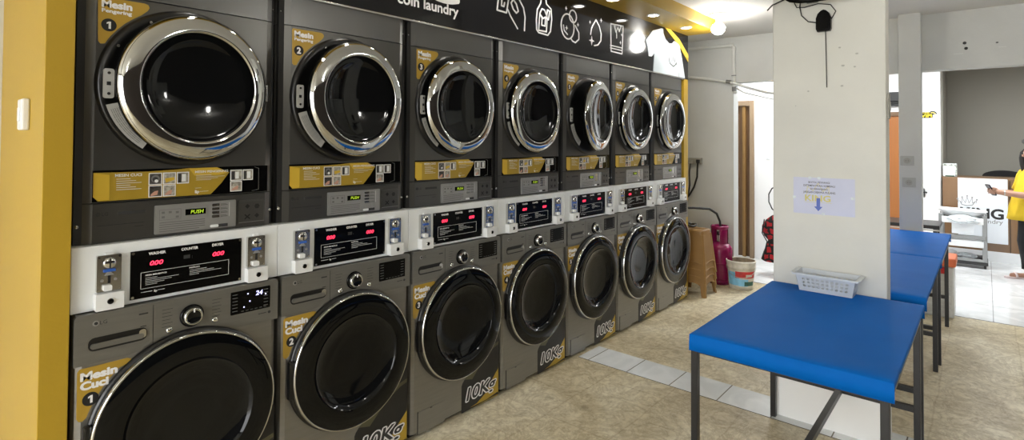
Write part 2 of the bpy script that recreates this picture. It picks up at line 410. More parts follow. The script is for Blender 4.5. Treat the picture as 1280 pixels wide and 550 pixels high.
# mustard surround of the machines
b = MB(); b.box(-.079, -.003, -.05, .92, 0, 2.665, 'yellow', .002); S('trim_2', b)
b = MB(); b.box(4.925, 5.024, -.0, .92, 0, 2.21, 'yellow', .002)
S('trim_3', b)
b = MB(); b.box(-.079, 5.024, -.31, .92, 2.665, 2.78, 'yellow', .002); S('trim_4', b)
t = thing('wall_switch', 'small cream switch box on the mustard side panel at the far left', 'switch', (-.08, .24, 1.60))
b = MB(); b.box(-.102, -.079, .20, .29, 1.60, 1.71, 'whitebox', .006); b.build('switch_case', t)
b = MB(); b.box(-.106, -.101, .225, .265, 1.63, 1.68, 'enamel', .003); b.build('rocker', t)

# ------------------------------------------------------------------ sign board
t = thing('sign_board', 'glossy black fascia sign with white laundry icons above the dryers', 'sign', (2.5, 0, 2.212))
b = MB(); b.box(-.002, 5.024, .0, .06, 2.212, 2.664, 'signblack'); b.build('panel', t)
b = MB(); b.box(-.002, 4.925, -.012, .0, 2.205, 2.216, 'chrome2', .002); b.build('edge_strip', t)
b = MB(); b.text(FY, 'coin laundry', 1.335, 2.292, .058, 0, .003, 'white', width=.435, bold=.028, res=4); b.build('small_lettering', t)
b = MB(); b.text(FY, 'KING', .80, 2.365, .20, 0, .003, 'white', width=.965, bold=.05, res=5); b.build('large_lettering', t)
ICON = {
'hand': [[(2.119,2.49),(2.105,2.394),(2.194,2.392),(2.213,2.48)],[(2.2,2.424),(2.233,2.379),(2.305,2.307)],[(2.25,2.60),(2.317,2.506),(2.364,2.455),(2.381,2.397),(2.375,2.306)],[(2.238,2.465),(2.261,2.427),(2.291,2.408),(2.311,2.423),(2.291,2.467),(2.26,2.491),(2.238,2.465)],[(2.149,2.473),(2.146,2.43),(2.169,2.428),(2.175,2.453)],[(2.119,2.49),(2.125,2.59),(2.22,2.585),(2.213,2.48)]],
'bottle': [[(2.565,2.60),(2.555,2.554),(2.548,2.521),(2.512,2.473),(2.502,2.4),(2.506,2.333),(2.528,2.316),(2.632,2.313),(2.662,2.344),(2.677,2.43),(2.669,2.503),(2.615,2.529),(2.607,2.565),(2.60,2.60),(2.565,2.60)],[(2.534,2.405),(2.528,2.332),(2.616,2.335),(2.623,2.439),(2.593,2.484),(2.563,2.487),(2.541,2.452),(2.534,2.405)],[(2.626,2.49),(2.617,2.429),(2.639,2.423),(2.653,2.486),(2.626,2.49)],[(2.546,2.443),(2.566,2.42),(2.561,2.373),(2.6,2.372),(2.605,2.436),(2.578,2.422),(2.546,2.443)]],
'bubbles': [[(2.873+.082*math.cos(2*PI*k/24), 2.414+.092*math.sin(2*PI*k/24)) for k in range(25)],[(2.94+.046*math.cos(2*PI*k/18), 2.5+.046*math.sin(2*PI*k/18)) for k in range(19)],[(2.971,2.436),(3.018,2.389),(3.019,2.339),(2.972,2.308),(2.932,2.315),(2.912,2.334)],[(2.82,2.416),(2.828,2.379),(2.87,2.355)]],
'drop': [[(3.258,2.529),(3.21,2.475),(3.192,2.446),(3.181,2.402)],[(3.258,2.529),(3.307,2.485),(3.335,2.427),(3.331,2.374),(3.288,2.334),(3.235,2.322)]],
'towel': [[(3.482,2.535),(3.685,2.547),(3.668,2.309),(3.489,2.31),(3.482,2.535)],[(3.478,2.357),(3.67,2.359)],[(3.478,2.336),(3.671,2.337)],[(3.534,2.533),(3.566,2.478),(3.598,2.522),(3.62,2.492),(3.646,2.54)],[(3.577,2.48),(3.577,2.431)]]}
STARS = {'bubbles': [(2.852,2.544,.016),(3.006,2.448,.016),(2.858,2.401,.018)], 'drop': [(3.197,2.355,.038),(3.334,2.537,.018),(3.173,2.496,.014)], 'towel': [(3.66,2.47,.014),(3.64,2.40,.016)], 'hand': [], 'bottle': []}
for k, pl in ICON.items():
    b = MB()
    for p in pl: b.stroke(FY, p, .0105 if len(p) > 3 else .009, 0, .003, 'white')
    for x, z, r in STARS[k]:
        b.prism(FY, [(x+(r if q % 2 == 0 else r*.3)*math.cos(q*PI/4), z+(r if q % 2 == 0 else r*.3)*math.sin(q*PI/4)) for q in range(8)], 0, .0032, 'white')
    b.build({'hand':'hand_and_card_icon','bottle':'bottle_icon','bubbles':'bubbles_icon','drop':'drop_icon','towel':'folded_shirt_icon'}[k], t)
b = MB()
b.prism(FY, [(4.22,2.593),(4.4,2.642),(4.437,2.644),(4.446,2.601),(4.493,2.552),(4.573,2.523),(4.648,2.534),(4.688,2.562),(4.78,2.545),(4.806,2.53),(4.858,2.427),(4.936,2.221),(4.894,2.202),(4.782,2.204),(4.236,2.207),(4.259,2.389),(4.206,2.352),(4.149,2.349),(4.129,2.426),(4.092,2.487)], 0, .006, 'tee')
b.stroke(FY, [(4.427,2.64),(4.437,2.597),(4.487,2.543),(4.573,2.513),(4.655,2.524),(4.70,2.556)], .006, .006, .0065, 'greyprint')
b.stroke(FY, [(4.573,2.365),(4.583,2.331),(4.661,2.308),(4.70,2.325),(4.721,2.345)], .012, .006, .0065, 'darkprint')
for x, z, dx in ((4.575,2.385,-.012),(4.615,2.40,-.008),(4.655,2.405,0),(4.69,2.398,.01),(4.725,2.375,.018)): b.stroke(FY, [(x,z-.045),(x+dx,z)], .011, .006, .0065, 'darkprint')
b.stroke(FY, [(4.79,2.206),(4.795,2.26)], .006, .006, .0065, 'darkprint')
b.build('shirt_graphic', t, label='pale blue white T-shirt cut-out graphic with small crown')
b = MB(); b.prism(FY, [(4.487,2.664),(4.605,2.664),(4.80,2.60),(5.024,2.47),(5.024,2.39),(4.85,2.50),(4.70,2.575)], 0, .004, 'goldhi'); b.build('gold_band', t)

# downlights in the mustard canopy, row continues towards the camera
dl = thing('downlight', 'lit round downlight in the mustard canopy', 'downlight', (4.611, -.155, 2.66), 'downlights in the canopy')
b = MB(); b.lathe([(.055,0),(.055,-.006),(.04,-.008)], (4.611,-.155,2.665), (0,0,1), 'whitebox', 24); b.build('trim_ring', dl)
b = MB(); b.lathe([(.042,-.004),(.03,-.007),(0,-.007)], (4.611,-.155,2.665), (0,0,1), 'spot', 24); b.build('lamp_face', dl)
LB = ['round downlight of the mustard canopy nearest the bare bulb', 'middle round downlight of the mustard canopy, above the T-shirt graphic', 'round downlight at the top edge of the photo, third from the canopy end']
dl['label'] = LB[0]
for k in range(1, 7):
    c = copy_tree(dl); c.location.x = 4.611-.68*k
    c['label'] = LB[k] if k < 3 else 'round downlight in the unseen near part of the mustard canopy'
for k in range(7):
    L = bpy.data.lights.new('downlight_glow', 'SPOT'); L.energy = 2.2; L.spot_size = 2.3; L.spot_blend = .6; L.shadow_soft_size = .04; L.color = (1,.95,.86)
    o = bpy.data.objects.new('downlight_glow', L); COL.objects.link(o); o.location = (4.611-.68*k, -.155, 2.64)

# ------------------------------------------------------------------ tumble dryers
ZD, ZT = 1.208, 2.208
DRY_ANG = [7, 6, 1, 0, 9.5, 0, 0]
def screw(b, fr, u, v, w, r=.006, m='chrome2'):
    b.disc(fr, u, v, r, w, w+.0025, m, 12); b.rect(fr, u-r*.7, u+r*.7, v-.0008, v+.0008, w+.0025, w+.003, 'groove')
def front_poly(x0=.006, x1=.694, back=.8):
    return [(x0, back), (x0, .04), (.022, .018), (.062, .0), (.655, .0), (.680, .012), (x1, .035), (x1, back)]
def make_dryer():
    t = thing('tumble_dryer', 'x', 'tumble dryer', (.35, .4, ZD), 'tumble dryers stacked over the washers')
    FZ = Frame((0,0,0), (1,0,0), (0,1,0))
    b = MB(); b.prism(FZ, front_poly(), 1.349, 2.076, 'steel_dark'); b.box(.012,.688,.012,.79,1.21,2.206,'groove')
    screw(b, FY, .028, 2.02, -.02) ; b.build('cabinet', t)
    b = MB(); b.prism(FZ, front_poly(), 2.080, ZT, 'steel_top'); b.ball((.02,.018,2.135), .007, 'chrome2', 10); b.ball((.685,.018,2.135), .007, 'chrome2', 10); b.build('top_panel', t)
    b = MB(); b.prism(FZ, front_poly(), ZD, 1.345, 'steel_dark')
    b.ball((.022,.016,1.27), .008, 'chrome2', 10); b.ball((.682,.014,1.27), .007, 'chrome2', 10)
    b.rect(FY, .135, .218, 1.302, 1.313, 0, .001, 'darkprint'); b.text(FY, 'LG', .088, 1.303, .012, 0, .001, 'darkprint', bold=.02); b.disc(FY, .078, 1.309, .0075, 0, .001, 'darkprint')
    b.rect(FY, .075, .215, 1.268, 1.2695, 0, .0008, 'groove'); b.rect(FY, .185, .213, 1.256, 1.2575, 0, .0008, 'groove')
    b.build('lower_fascia', t)
    b = MB()
    b.rect(FY, .247, .535, 1.218, 1.325, 0, .006, 'silver', .004); b.rect(FY, .252, .53, 1.223, 1.32, .006, .0068, 'silver', .003)
    b.rect(FY, .345, .423, 1.277, 1.306, .006, .0085, 'silver'); b.rect(FY, .348, .420, 1.280, 1.303, .008, .009, 'gloss')
    for z in (1.258,1.250,1.242,1.234,1.226):
        b.rect(FY, .262, .418-(.02 if z < 1.23 else 0), z, z+.003, .0068, .0072, 'greyprint')
    for x, z in ((.274,1.297),(.297,1.297),(.321,1.295),(.274,1.280),(.321,1.278)): b.rect(FY, x-.005, x+.005, z-.004, z+.004, .0068, .0073, 'greyprint')
    b.stroke(FY, [(.262,1.307),(.333,1.307),(.333,1.27),(.262,1.27),(.262,1.307)], .0012, .0068, .0072, 'greyprint')
    for z in (1.311,1.296,1.281,1.266):
        b.rect(FY, .443, .470, z-.005, z+.005, .0068, .010, 'chrome2', .002); b.rect(FY, .476, .502, z-.004, z-.001, .0068, .0073, 'greyprint'); b.rect(FY, .476, .498, z+.001, z+.003, .0068, .0073, 'greyprint')
    b.stroke(FY, [(.509,1.317),(.509,1.262)], .0015, .0068, .0074, 'whitebox'); b.rect(FY, .437, .468, 1.223, 1.233, .0068, .0085, 'whitebox', .004); b.rect(FY, .468, .503, 1.222, 1.234, .0068, .008, 'darkprint')
    cp = b.build('control_panel', t)
    b = MB(); b.text(FY, 'PUSH', .366, 1.285, .0135, 0, .0095, 'green_led', width=.046, bold=.01, shear=.15); b.build('display_digits', cp)
    b = MB()
    b.rect(FY, .546, .655, 1.225, 1.319, 0, .003, 'steel_dark', .006); b.stroke(FY, [(.55,1.229),(.651,1.229)], .002, .003, .004, 'silver'); b.stroke(FY, [(.55,1.315),(.651,1.315),(.651,1.229)], .0012, .003, .0035, 'greyprint')
    b.disc(FY, .582, 1.294, .010, .003, .0036, 'groove', 4); b.disc(FY, .621, 1.292, .011, .003, .0036, 'groove', 6)
    b.stroke(FY, [(.573,1.243),(.591,1.259)], .005, .003, .0036, 'groove'); b.stroke(FY, [(.573,1.259),(.591,1.243)], .005, .003, .0037, 'groove'); b.disc(FY, .621, 1.253, .010, .003, .0036, 'groove', 4)
    b.build('filter_cover', t)
    # instruction strip
    b = MB()
    b.rect(FY, .06, .664, 1.352, 1.461, 0, .0015, 'gloss')
    b.prism(FY, [(.062,1.454),(.109,1.453),(.224,1.452),(.318,1.456),(.36,1.460),(.462,1.460),(.508,1.438),(.479,1.397),(.447,1.362),(.439,1.354),(.24,1.354),(.076,1.354),(.062,1.37)], .0015, .003, 'gold')
    b.prism(FY, [(.063,1.452),(.108,1.445),(.108,1.357),(.078,1.356),(.063,1.37)], .003, .0036, 'goldhi')
    b.prism(FY, [(.36,1.458),(.462,1.459),(.50,1.437),(.47,1.43),(.38,1.43)], .003, .0033, 'goldhi')
    b.text(FY, 'MESIN CUCI', .124, 1.437, .010, 0, .0042, 'white', width=.08, bold=.03)
    b.text(FY, 'MESIN PENGERING', .381, 1.440, .009, 0, .0042, 'white', width=.122, bold=.02)
    for q in range(6): b.rect(FY, .128, .17+.034*((q*7) % 3)/2, 1.428-.0075*q, 1.4295-.0075*q, .0036, .0041, 'white')
    for q in range(4): b.rect(FY, .385, .44+.05*((q*5) % 3)/2, 1.430-.006*q, 1.431-.006*q, .0036, .0041, 'white')
    b.text(FY, 'lip', .382, 1.362, .012, 0, .0042, 'white', bold=.03); b.rect(FY, .398, .43, 1.367, 1.3682, .0036, .0041, 'white'); b.rect(FY, .382, .404, 1.381, 1.382, .0036, .0041, 'white')
    for (x0, x1, z0, z1, m) in ((.226,.269,1.402,1.446,'photo_a'),(.272,.315,1.402,1.446,'photo_b'),(.318,.360,1.402,1.446,'photo_b'),(.226,.270,1.357,1.400,'photo_a'),(.273,.315,1.357,1.400,'photo_b'),(.512,.558,1.403,1.447,'photo_b'),(.561,.602,1.403,1.447,'photo_b'),(.512,.558,1.359,1.401,'photo_b')):
        b.rect(FY, x0, x1, z0, z1, .0036, .0042, 'white'); b.rect(FY, x0+.003, x1-.003, z0+.003, z1-.003, .0042, .0046, m)
        cx, cz = (x0+x1)/2, (z0+z1)/2
        if m == 'photo_a' and z0 > 1.38: b.disc(FY, cx, cz, .014, .0046, .005, 'greyprint'); b.disc(FY, cx, cz-.002, .009, .005, .0053, 'darkprint'); b.disc(FY, cx+.003, cz-.008, .006, .0053, .0056, 'whitebox')
        elif z0 < 1.38: b.prism(FY, [(x0+.006,z0+.004),(cx+.006,z0+.008),(cx+.009,cz+.002),(cx-.002,cz),(x0+.008,cz-.010)], .0046, .005, 'skinprint')
        elif x0 > .3: b.rect(FY, cx-.004, cx+.010, z0+.008, z1-.008, .0046, .005, 'whitebox'); b.rect(FY, x0+.004, cx-.006, z0+.004, z1-.006, .0046, .005, 'darkprint')
        else: b.prism(FY, [(x0+.01,z0+.006),(x1-.004,z0+.016),(x1-.006,z0+.026),(x0+.006,z0+.022)], .0046, .005, 'goldhi')
    b.stroke(FY, [(.61,1.456),(.627,1.45),(.627,1.362),(.60,1.357)], .0015, .0015, .002, 'greyprint')
    b.build('instruction_strip', t)
    # black ring recess behind the door
    C = (.355, 0, 1.765)
    b = MB(); b.lathe([(.297,.002),(.292,-.012),(.282,-.020),(.262,-.016),(.235,-.006),(0,-.006)], C, (0,1,0), 'gasket', 72)
    F0 = FY
    for a in (120, 150, 200): screw(b, F0, C[0]+.268*math.cos(math.radians(a)), C[2]+.268*math.sin(math.radians(a)), .018, .005)
    b.build('door_surround', t)
    b = MB(); b.rect(F0, .080, .112, 1.712, 1.815, .018, .024, 'labelgrey', .008); b.rect(F0, .090, .102, 1.757, 1.770, .024, .025, 'groove')
    screw(b, F0, .096, 1.800, .024, .005); screw(b, F0, .096, 1.728, .024, .005); b.build('latch_plate', t, label='pale metal latch plate')
    b = MB()
    P = [(C[0]+r*math.cos(math.radians(a)), C[2]+r*math.sin(math.radians(a))) for r, aa in ((.276, range(196, 240, 4)), (.236, range(236, 192, -4))) for a in aa]
    b.prism(F0, P, .019, .0215, 'labelgrey')
    for r in (.243,.249,.255,.261,.267):
        for a in range(200, 230, 4):
            p = [(C[0]+r*math.cos(math.radians(q)), C[2]+r*math.sin(math.radians(q))) for q in (a, a+3.3)]
            b.stroke(F0, p, .0015, .0215, .022, 'greyprint')
    b.build('warning_label', t)
    # door, hinged on its right
    H = Vector((.630, -.022, 1.765)); cx = H.x-.268
    b = MB()
    b.lathe([(.262,-.002),(.270,.008),(.270,.026),(.264,.033)], (cx, H.y, H.z), (0,-1,0), 'chrome', 96, mats=['gloss','gloss','chrome'])
    b.lathe([(.264,.031),(.261,.037),(.255,.0408),(.247,.0437),(.238,.0460),(.228,.0478),(.218,.0492),(.212,.0496),(.209,.049),(.2075,.046)], (cx, H.y, H.z), (0,-1,0), 'chrome', 96)
    b.box(H.x-.008, H.x+.018, H.y-.012, H.y+.006, H.z-.035, H.z+.035, 'chrome2', .003)
    door = b.build('door', t, loc=H)
    b = MB(); b.lathe([(.2077,.046),(.205,.043),(.198,.042),(.186,.042),(.172,.036),(.150,.030),(.10,.020),(.05,.016),(0,.015)], (cx, H.y, H.z), (0,-1,0), 'glass', 80, mats=['chrome2','gloss','glass','glass','bowl','bowl','bowl','bowl'])
    g = b.build('door_glass', door, loc=H)
    return t
def numeral(b, f, n, u, v, h, w1):
    if n == 1:
        k = h/.03
        b.prism(f, [(u+q[0]*k, v+q[1]*k) for q in ((-.001,0),(.0065,0),(.0065,.028),(0,.028),(-.0075,.0235),(-.0075,.0175),(-.001,.0205))], w1-.0004, w1, 'white')
    else: b.text(f, str(n), u, v, h, 0, w1, 'white', bold=.05, align='CENTER', res=4)
def dryer_sticker(t, n):
    x = t.location.x-.35; f = Frame((x, 0, 0), (1,0,0), (0,0,1)); C = (.355, 1.765); b = MB()
    P = [(.066,2.058),(.070,2.066),(.205,2.066),(.216,2.062),(.220,2.052),(.214,2.040)]
    for a in (122, 128, 134, 140, 146, 150): P.append((C[0]+.302*math.cos(math.radians(a)), C[1]+.302*math.sin(math.radians(a))))
    P += [(.088,1.904),(.075,1.902),(.068,1.91)]
    b.prism(f, P, 0, .0012, 'sticker')
    b.text(f, 'Mesin', .077, 2.032, .025, 0, .0018, 'white', width=.088, bold=.05, res=4)
    b.text(f, 'Pengering', .077, 2.014, .013, 0, .0018, 'white', width=.088, bold=.04, res=3)
    b.disc(f, .098, 1.970, .0225, .0012, .0017, 'groove', 28)
    numeral(b, f, n, .098, 1.957, .027, .0022)
    b.build('number_sticker', t)
dry0 = make_dryer(); dryers = [dry0]
for k in range(1, 7):
    c = copy_tree(dry0); c.location.x += .7*k; dryers.append(c)
DL = ['nearest and largest graphite tumble dryer, with gold sticker numbered 1', 'graphite tumble dryer with gold sticker numbered 2, second from the left', 'graphite tumble dryer with gold sticker numbered 3, below the words coin laundry', 'graphite tumble dryer with gold sticker numbered 4, fourth from the left', 'graphite tumble dryer whose chrome door stands widest ajar, sticker numbered 5', 'graphite tumble dryer under the white T-shirt graphic\'s left sleeve, second from the far end', 'farthest graphite tumble dryer, beside the mustard strip at the wall']
for k, d in enumerate(dryers):
    d['label'] = DL[k]; dryer_sticker(d, k+1)
    for ch in d.children:
        if ch.name.startswith('door') and not ch.name.startswith('door_'): ch.rotation_euler.z = math.radians(DRY_ANG[k])

# ------------------------------------------------------------------ coin boxes
def make_coinbox():
    t = thing('coin_payment_box', 'x', 'coin box', (.35, .2, .987), 'white coin boxes between washers and dryers')
    YF = -.03; F = Frame((0, YF, 0), (1,0,0), (0,0,1))
    b = MB(); b.box(.001, .699, YF, .60, .987, 1.206, 'enamel', .003); b.build('housing', t)
    b = MB(); b.rect(F, .167, .547, 1.001, 1.171, 0, .005, 'gloss')
    for x, z in ((.174,1.164),(.540,1.164),(.174,1.008),(.540,1.008)): b.disc(F, x, z, .005, .005, .008, 'chrome2', 10)
    b.text(F, 'WASHER', .222, 1.152, .010, 0, .0056, 'white', width=.054, bold=.04); b.text(F, 'COUNTER', .328, 1.152, .010, 0, .0056, 'white', width=.057, bold=.04); b.text(F, 'DRYER', .436, 1.153, .010, 0, .0056, 'white', width=.042, bold=.04)
    b.rect(F, .336, .358, 1.120, 1.134, .005, .0056, 'darkprint')
    b.text(F, ':', .364, 1.120, .012, 0, .0056, 'greyprint')
    b.stroke(F, [(.199,1.092),(.498,1.092),(.498,1.034),(.199,1.034),(.199,1.092)], .0012, .005, .0056, 'whitebox')
    b.text(F, 'MESIN BERHENTI DI', .213, 1.078, .0055, 0, .0056, 'white', bold=.03); b.text(F, 'INSTRUKSI', .356, 1.081, .0055, 0, .0056, 'white', bold=.03)
    for q in range(5):
        b.rect(F, .213, .25+.07*((q*3) % 4)/3, 1.070-.006*q, 1.0712-.006*q, .005, .0056, 'whitebox')
        if q < 4: b.rect(F, .357, .39+.08*((q*5+1) % 4)/3, 1.074-.006*q, 1.0752-.006*q, .005, .0056, 'whitebox')
    b.rect(F, .2, .235, 1.021, 1.0225, .005, .0056, 'whitebox'); b.text(F, 'lip', .241, 1.017, .008, 0, .0056, 'white', bold=.03); b.rect(F, .253, .275, 1.021, 1.0222, .005, .0056, 'whitebox')
    dp = b.build('display_panel', t)
    for x in (.226, .438):
        b = MB(); b.text(F, '000', x, 1.114, .0165, 0, .006, 'red_led', width=.042, bold=.02, shear=.2)
        b.rect(F, x+.011, x+.013, 1.114, 1.1155, .005, .006, 'red_led'); b.build('red_digits', dp)
    for x in (.103, .603):
        b = MB(); b.rect(F, x-.035, x+.035, 1.048, 1.173, 0, .016, 'chrome2', .005)
        b.rect(F, x-.012, x+.012, 1.168, 1.180, 0, .012, 'whitebox', .003)
        for dx, z in ((-.029,1.166),(.029,1.166),(-.029,1.055),(.029,1.055)): b.disc(F, x+dx, z, .0035, .016, .0185, 'chrome', 10)
        b.rect(F, x-.004, x+.004, 1.077, 1.108, .016, .0175, 'groove'); b.prism(F, [(x-.014,1.104),(x+.014,1.104),(x+.004,1.116),(x-.004,1.116)], .016, .02, 'silver')
        for dx in (-.02, .018): b.disc(F, x+dx, 1.088, .005, .016, .018, 'silver', 10)
        a = b.build('coin_acceptor', t)
        b = MB(); b.lathe([(.019,.016),(.019,.022),(.016,.026),(0,.026)], (x, YF, 1.146), (0,-1,0), 'chrome', 28); b.rect(F, x-.0022, x+.0022, 1.130, 1.162, .026, .027, 'groove'); b.build('slot_dial', a)
        b = MB(); b.rect(F, x-.017, x+.017, 1.116, 1.125, .016, .0215, 'bluelabel'); b.build('blue_label', a)
        b = MB(); b.rect(F, x-.018, x+.006, 1.053, 1.072, .016, .030, 'whitebox', .004); b.build('return_button', a)
        b = MB(); b.rect(F, x-.040, x+.040, .990, 1.046, 0, .034, 'whitebox', .003)
        lb = b.build('lock_box', t)
        b = MB(); b.lathe([(.0095,.034),(.0095,.040),(.006,.041),(0,.041)], (x, YF, 1.019), (0,-1,0), 'chrome2', 20, mats=['chrome2','gloss','gloss']); b.build('cylinder_lock', lb)
    return t
cb0 = make_coinbox()
ON = ['first', 'second', 'third', 'fourth', 'fifth', 'sixth', 'seventh']
for k in range(7):
    c = cb0 if k == 0 else copy_tree(cb0); c.location.x = .35+.7*k
    c['label'] = 'white coin box with black red-digit display, between washer %d and dryer %d' % (k+1, k+1) if k < 6 else 'farthest white coin box with black red-digit display, next to the mustard strip'

# ------------------------------------------------------------------ washers
YW = -.047; FW = Frame((0, YW, 0), (1,0,0), (0,0,1)); DC = (.357, .540)
def make_washer():
    t = thing('washing_machine', 'x', 'washing machine', (.35, .25, 0), 'front-loading washers on the floor')
    FZ = Frame((0,0,0), (1,0,0), (0,1,0))
    prof = [(.009,.62),(.009,YW+.03),(.016,YW+.01),(.032,YW),(.668,YW),(.684,YW+.01),(.691,YW+.03),(.691,.62)]
    b = MB(); b.prism(FZ, prof, .03, .980, 'washer'); b.box(.03, .67, YW+.04, .60, .0, .03, 'groove')
    for x in (.06, .64): b.cyl((x, YW+.07, 0), (x, YW+.07, .04), .02, 'blackplastic', 12)
    b.build('cabinet', t)
    # fascia with an arched lower edge
    R = .328
    P = [(.009,.817)]
    for k in range(21):
        x = .187+(.527-.187)*k/20; P.append((x, max(.817, DC[1]+math.sqrt(max(0, R*R-(x-DC[0])**2)))))
    P += [(.691,.817),(.691,.972),(.684,.983),(.016,.983),(.009,.972)]
    b = MB(); b.prism(FW, P, -.03, .008, 'fascia')
    b.rect(FW, .2335, .2350, .835, .975, .008, .0085, 'groove')
    for zz, x0, dx in ((0,.262,0),(0,.432,0)):
        for q in range(6): b.rect(FW, x0, x0+.034-.006*(q % 2), .948-.0125*q, .9495-.0125*q, .008, .0085, 'darkprint')
    b.text(FW, 'LG', .078, .944, .013, 0, .0088, 'darkprint'); b.disc(FW, .066, .950, .009, .008, .0088, 'silver', 20); b.disc(FW, .067, .950, .0055, .0088, .0092, 'darkprint', 16)
    b.rect(FW, .19, .218, .948, .953, .008, .0086, 'darkprint'); b.rect(FW, .195, .213, .905, .908, .008, .0086, 'darkprint')
    b.rect(FW, .61, .642, .852, .855, .008, .0086, 'darkprint'); b.disc(FW, .655, .853, .006, .008, .0086, 'darkprint', 16)
    fas = b.build('control_fascia', t)
    b = MB(); b.rect(FW, .500, .657, .873, .963, .008, .0105, 'gloss', .003)
    for q in range(6): b.rect(FW, .506, .526, .950-.013*q, .952-.013*q, .0105, .0109, 'greyprint'); b.rect(FW, .63, .648, .950-.013*q, .952-.013*q, .0105, .0109, 'greyprint')
    for q in range(6): b.rect(FW, .54+.018*q, .551+.018*q, .880, .8815, .0105, .0109, 'greyprint')
    b.build('display_window', fas)
    b = MB(); b.lathe([(.041,.008),(.041,.013),(.036,.016)], (.360, YW, .908), (0,-1,0), 'gloss', 40)
    b.lathe([(.032,.014),(.032,.032),(.028,.036),(.024,.034)], (.360, YW, .908), (0,-1,0), 'chrome', 40); b.lathe([(.024,.034),(.010,.031),(0,.031)], (.360, YW, .908), (0,-1,0), 'bowl', 40)
    b.rect(FW, .358, .362, .925, .938, .034, .037, 'whitebox'); b.build('program_dial', fas)
    for x in (.286, .442):
        b = MB(); b.lathe([(.012,.008),(.011,.012),(.008,.015),(0,.016)], (x, YW, .872), (0,-1,0), 'chrome', 20); b.build('round_button', fas)
    # detergent drawer with recessed grip
    b = MB()
    outer = []
    b.rect(FW, .040, .222, .848, .912, .006, .0085, 'fascia', .02)
    b.rect(FW, .046, .216, .858, .903, .0085, .0088, 'gasket', .018)
    b.rect(FW, .052, .205, .866, .884, .0088, .0150, 'fascia', .008)
    b.rect(FW, .19, .212, .868, .898, .0088, .014, 'chrome2', .009)
    b.build('drawer_grip', t)
    # service hatch
    b = MB(); b.rect(FW, .055, .062, .02, .137, 0, .001, 'groove'); b.rect(FW, .060, .246, .020, .136, 0, .003, 'washer', .006); b.rect(FW, .14, .155, .130, .134, .003, .0035, 'groove'); b.build('service_hatch', t)
    b = MB(); b.lathe([(.318,0),(.316,.014),(.300,.018),(.29,.012),(0,.012)], (DC[0], YW, DC[1]), (0,-1,0), 'gasket', 80); b.build('door_gasket', t)
    b = MB()
    b.lathe([(.300,.014),(.308,.020),(.310,.034),(.3085,.041),(.306,.0445),(.3035,.0455),(.301,.044)], (DC[0], YW, DC[1]), (0,-1,0), 'chrome', 96)
    b.box(DC[0]-.322, DC[0]-.300, YW-.030, YW-.008, .46, .62, 'gasket', .005)
    door = b.build('door', t)
    b = MB()
    b.lathe([(.302,.044),(.290,.0475),(.26,.0515),(.23,.0515),(.218,.049)], (DC[0], YW, DC[1]), (0,-1,0), 'glass', 96)
    b.lathe([(.218,.049),(.214,.043),(.195,.030),(.15,.022),(.08,.017),(0,.016)], (DC[0], YW, DC[1]), (0,-1,0), 'bowl', 80); b.build('door_glass', door)
    # capacity decal
    b = MB()
    P = [(.376,.014),(.376,.165),(.384,.18),(.40,.197)]+[(DC[0]+.322*math.cos(math.radians(a)), DC[1]+.322*math.sin(math.radians(a))) for a in range(-70, -17, 6)]+[(.668,.455),(.685,.46),(.685,.014)]
    b.prism(FW, P, 0, .0012, 'blackplastic')
    P = [(.40,.197),(.47,.235),(.55,.285),(.62,.325),(.685,.340),(.685,.322),(.64,.310),(.59,.285),(.52,.235),(.46,.18)]
    b.prism(FW, P, .0012, .0016, 'greyolive' if 'greyolive' in M else 'greyprint')
    b.prism(FW, [(.376,.014),(.50,.028),(.57,.06),(.63,.125),(.685,.175),(.685,.014)], .0012, .0017, 'gold')
    b.prism(FW, [(.376,.022),(.45,.022),(.58,.022),(.68,.034),(.685,.02),(.376,.013)], .0017, .002, 'blackplastic')
    b.text(FW, '10Kg', .411, .069, .073, 0, .0024, 'white', width=.252, bold=.082, shear=.22, res=5)
    b.text(FW, '10Kg', .412, .070, .072, 0, .0030, 'darkprint', width=.250, bold=.02, shear=.22, res=5)
    b.build('capacity_decal', t)
    return t
M['greyolive'] = mat('olive_print', (.10,.095,.05), .35)
def washer_sticker(t, n):
    x = t.location.x-.35; f = Frame((x, YW, 0), (1,0,0), (0,0,1)); b = MB()
    P = [(.020,.797),(.026,.806),(.160,.806),(.170,.801),(.174,.793),(.168,.780)]
    P = P[:5]+[(DC[0]+.326*math.cos(math.radians(a)), DC[1]+.326*math.sin(math.radians(a))) for a in (133, 139, 145, 151, 157)]
    P += [(.046,.640),(.036,.632),(.026,.634),(.020,.645)]
    b.prism(f, P, 0, .0012, 'sticker')
    b.text(f, 'Mesin', .030, .766, .026, 0, .0018, 'white', width=.100, bold=.055, res=4)
    b.text(f, 'Cuci', .030, .735, .026, 0, .0018, 'white', width=.075, bold=.055, res=4)
    b.disc(f, .057, .700, .0225, .0012, .0017, 'groove', 28)
    numeral(b, f, n, .057, .687, .027, .0022)
    b.build('number_sticker', t)
w0 = make_washer(); washers = [w0]+[copy_tree(w0) for k in range(6)]
WL = ['nearest washing machine, lit display reading 24, sticker numbered 1', 'grey front-loading washing machine with gold sticker numbered 2', 'grey front-loading washing machine with gold sticker numbered 3', 'grey front-loading washing machine with gold sticker numbered 4', 'grey front-loading washing machine, fifth from the left, ahead of the white tile strip', 'grey front-loading washing machine, second from the far end of the row', 'farthest washing machine, beside the brown stools']
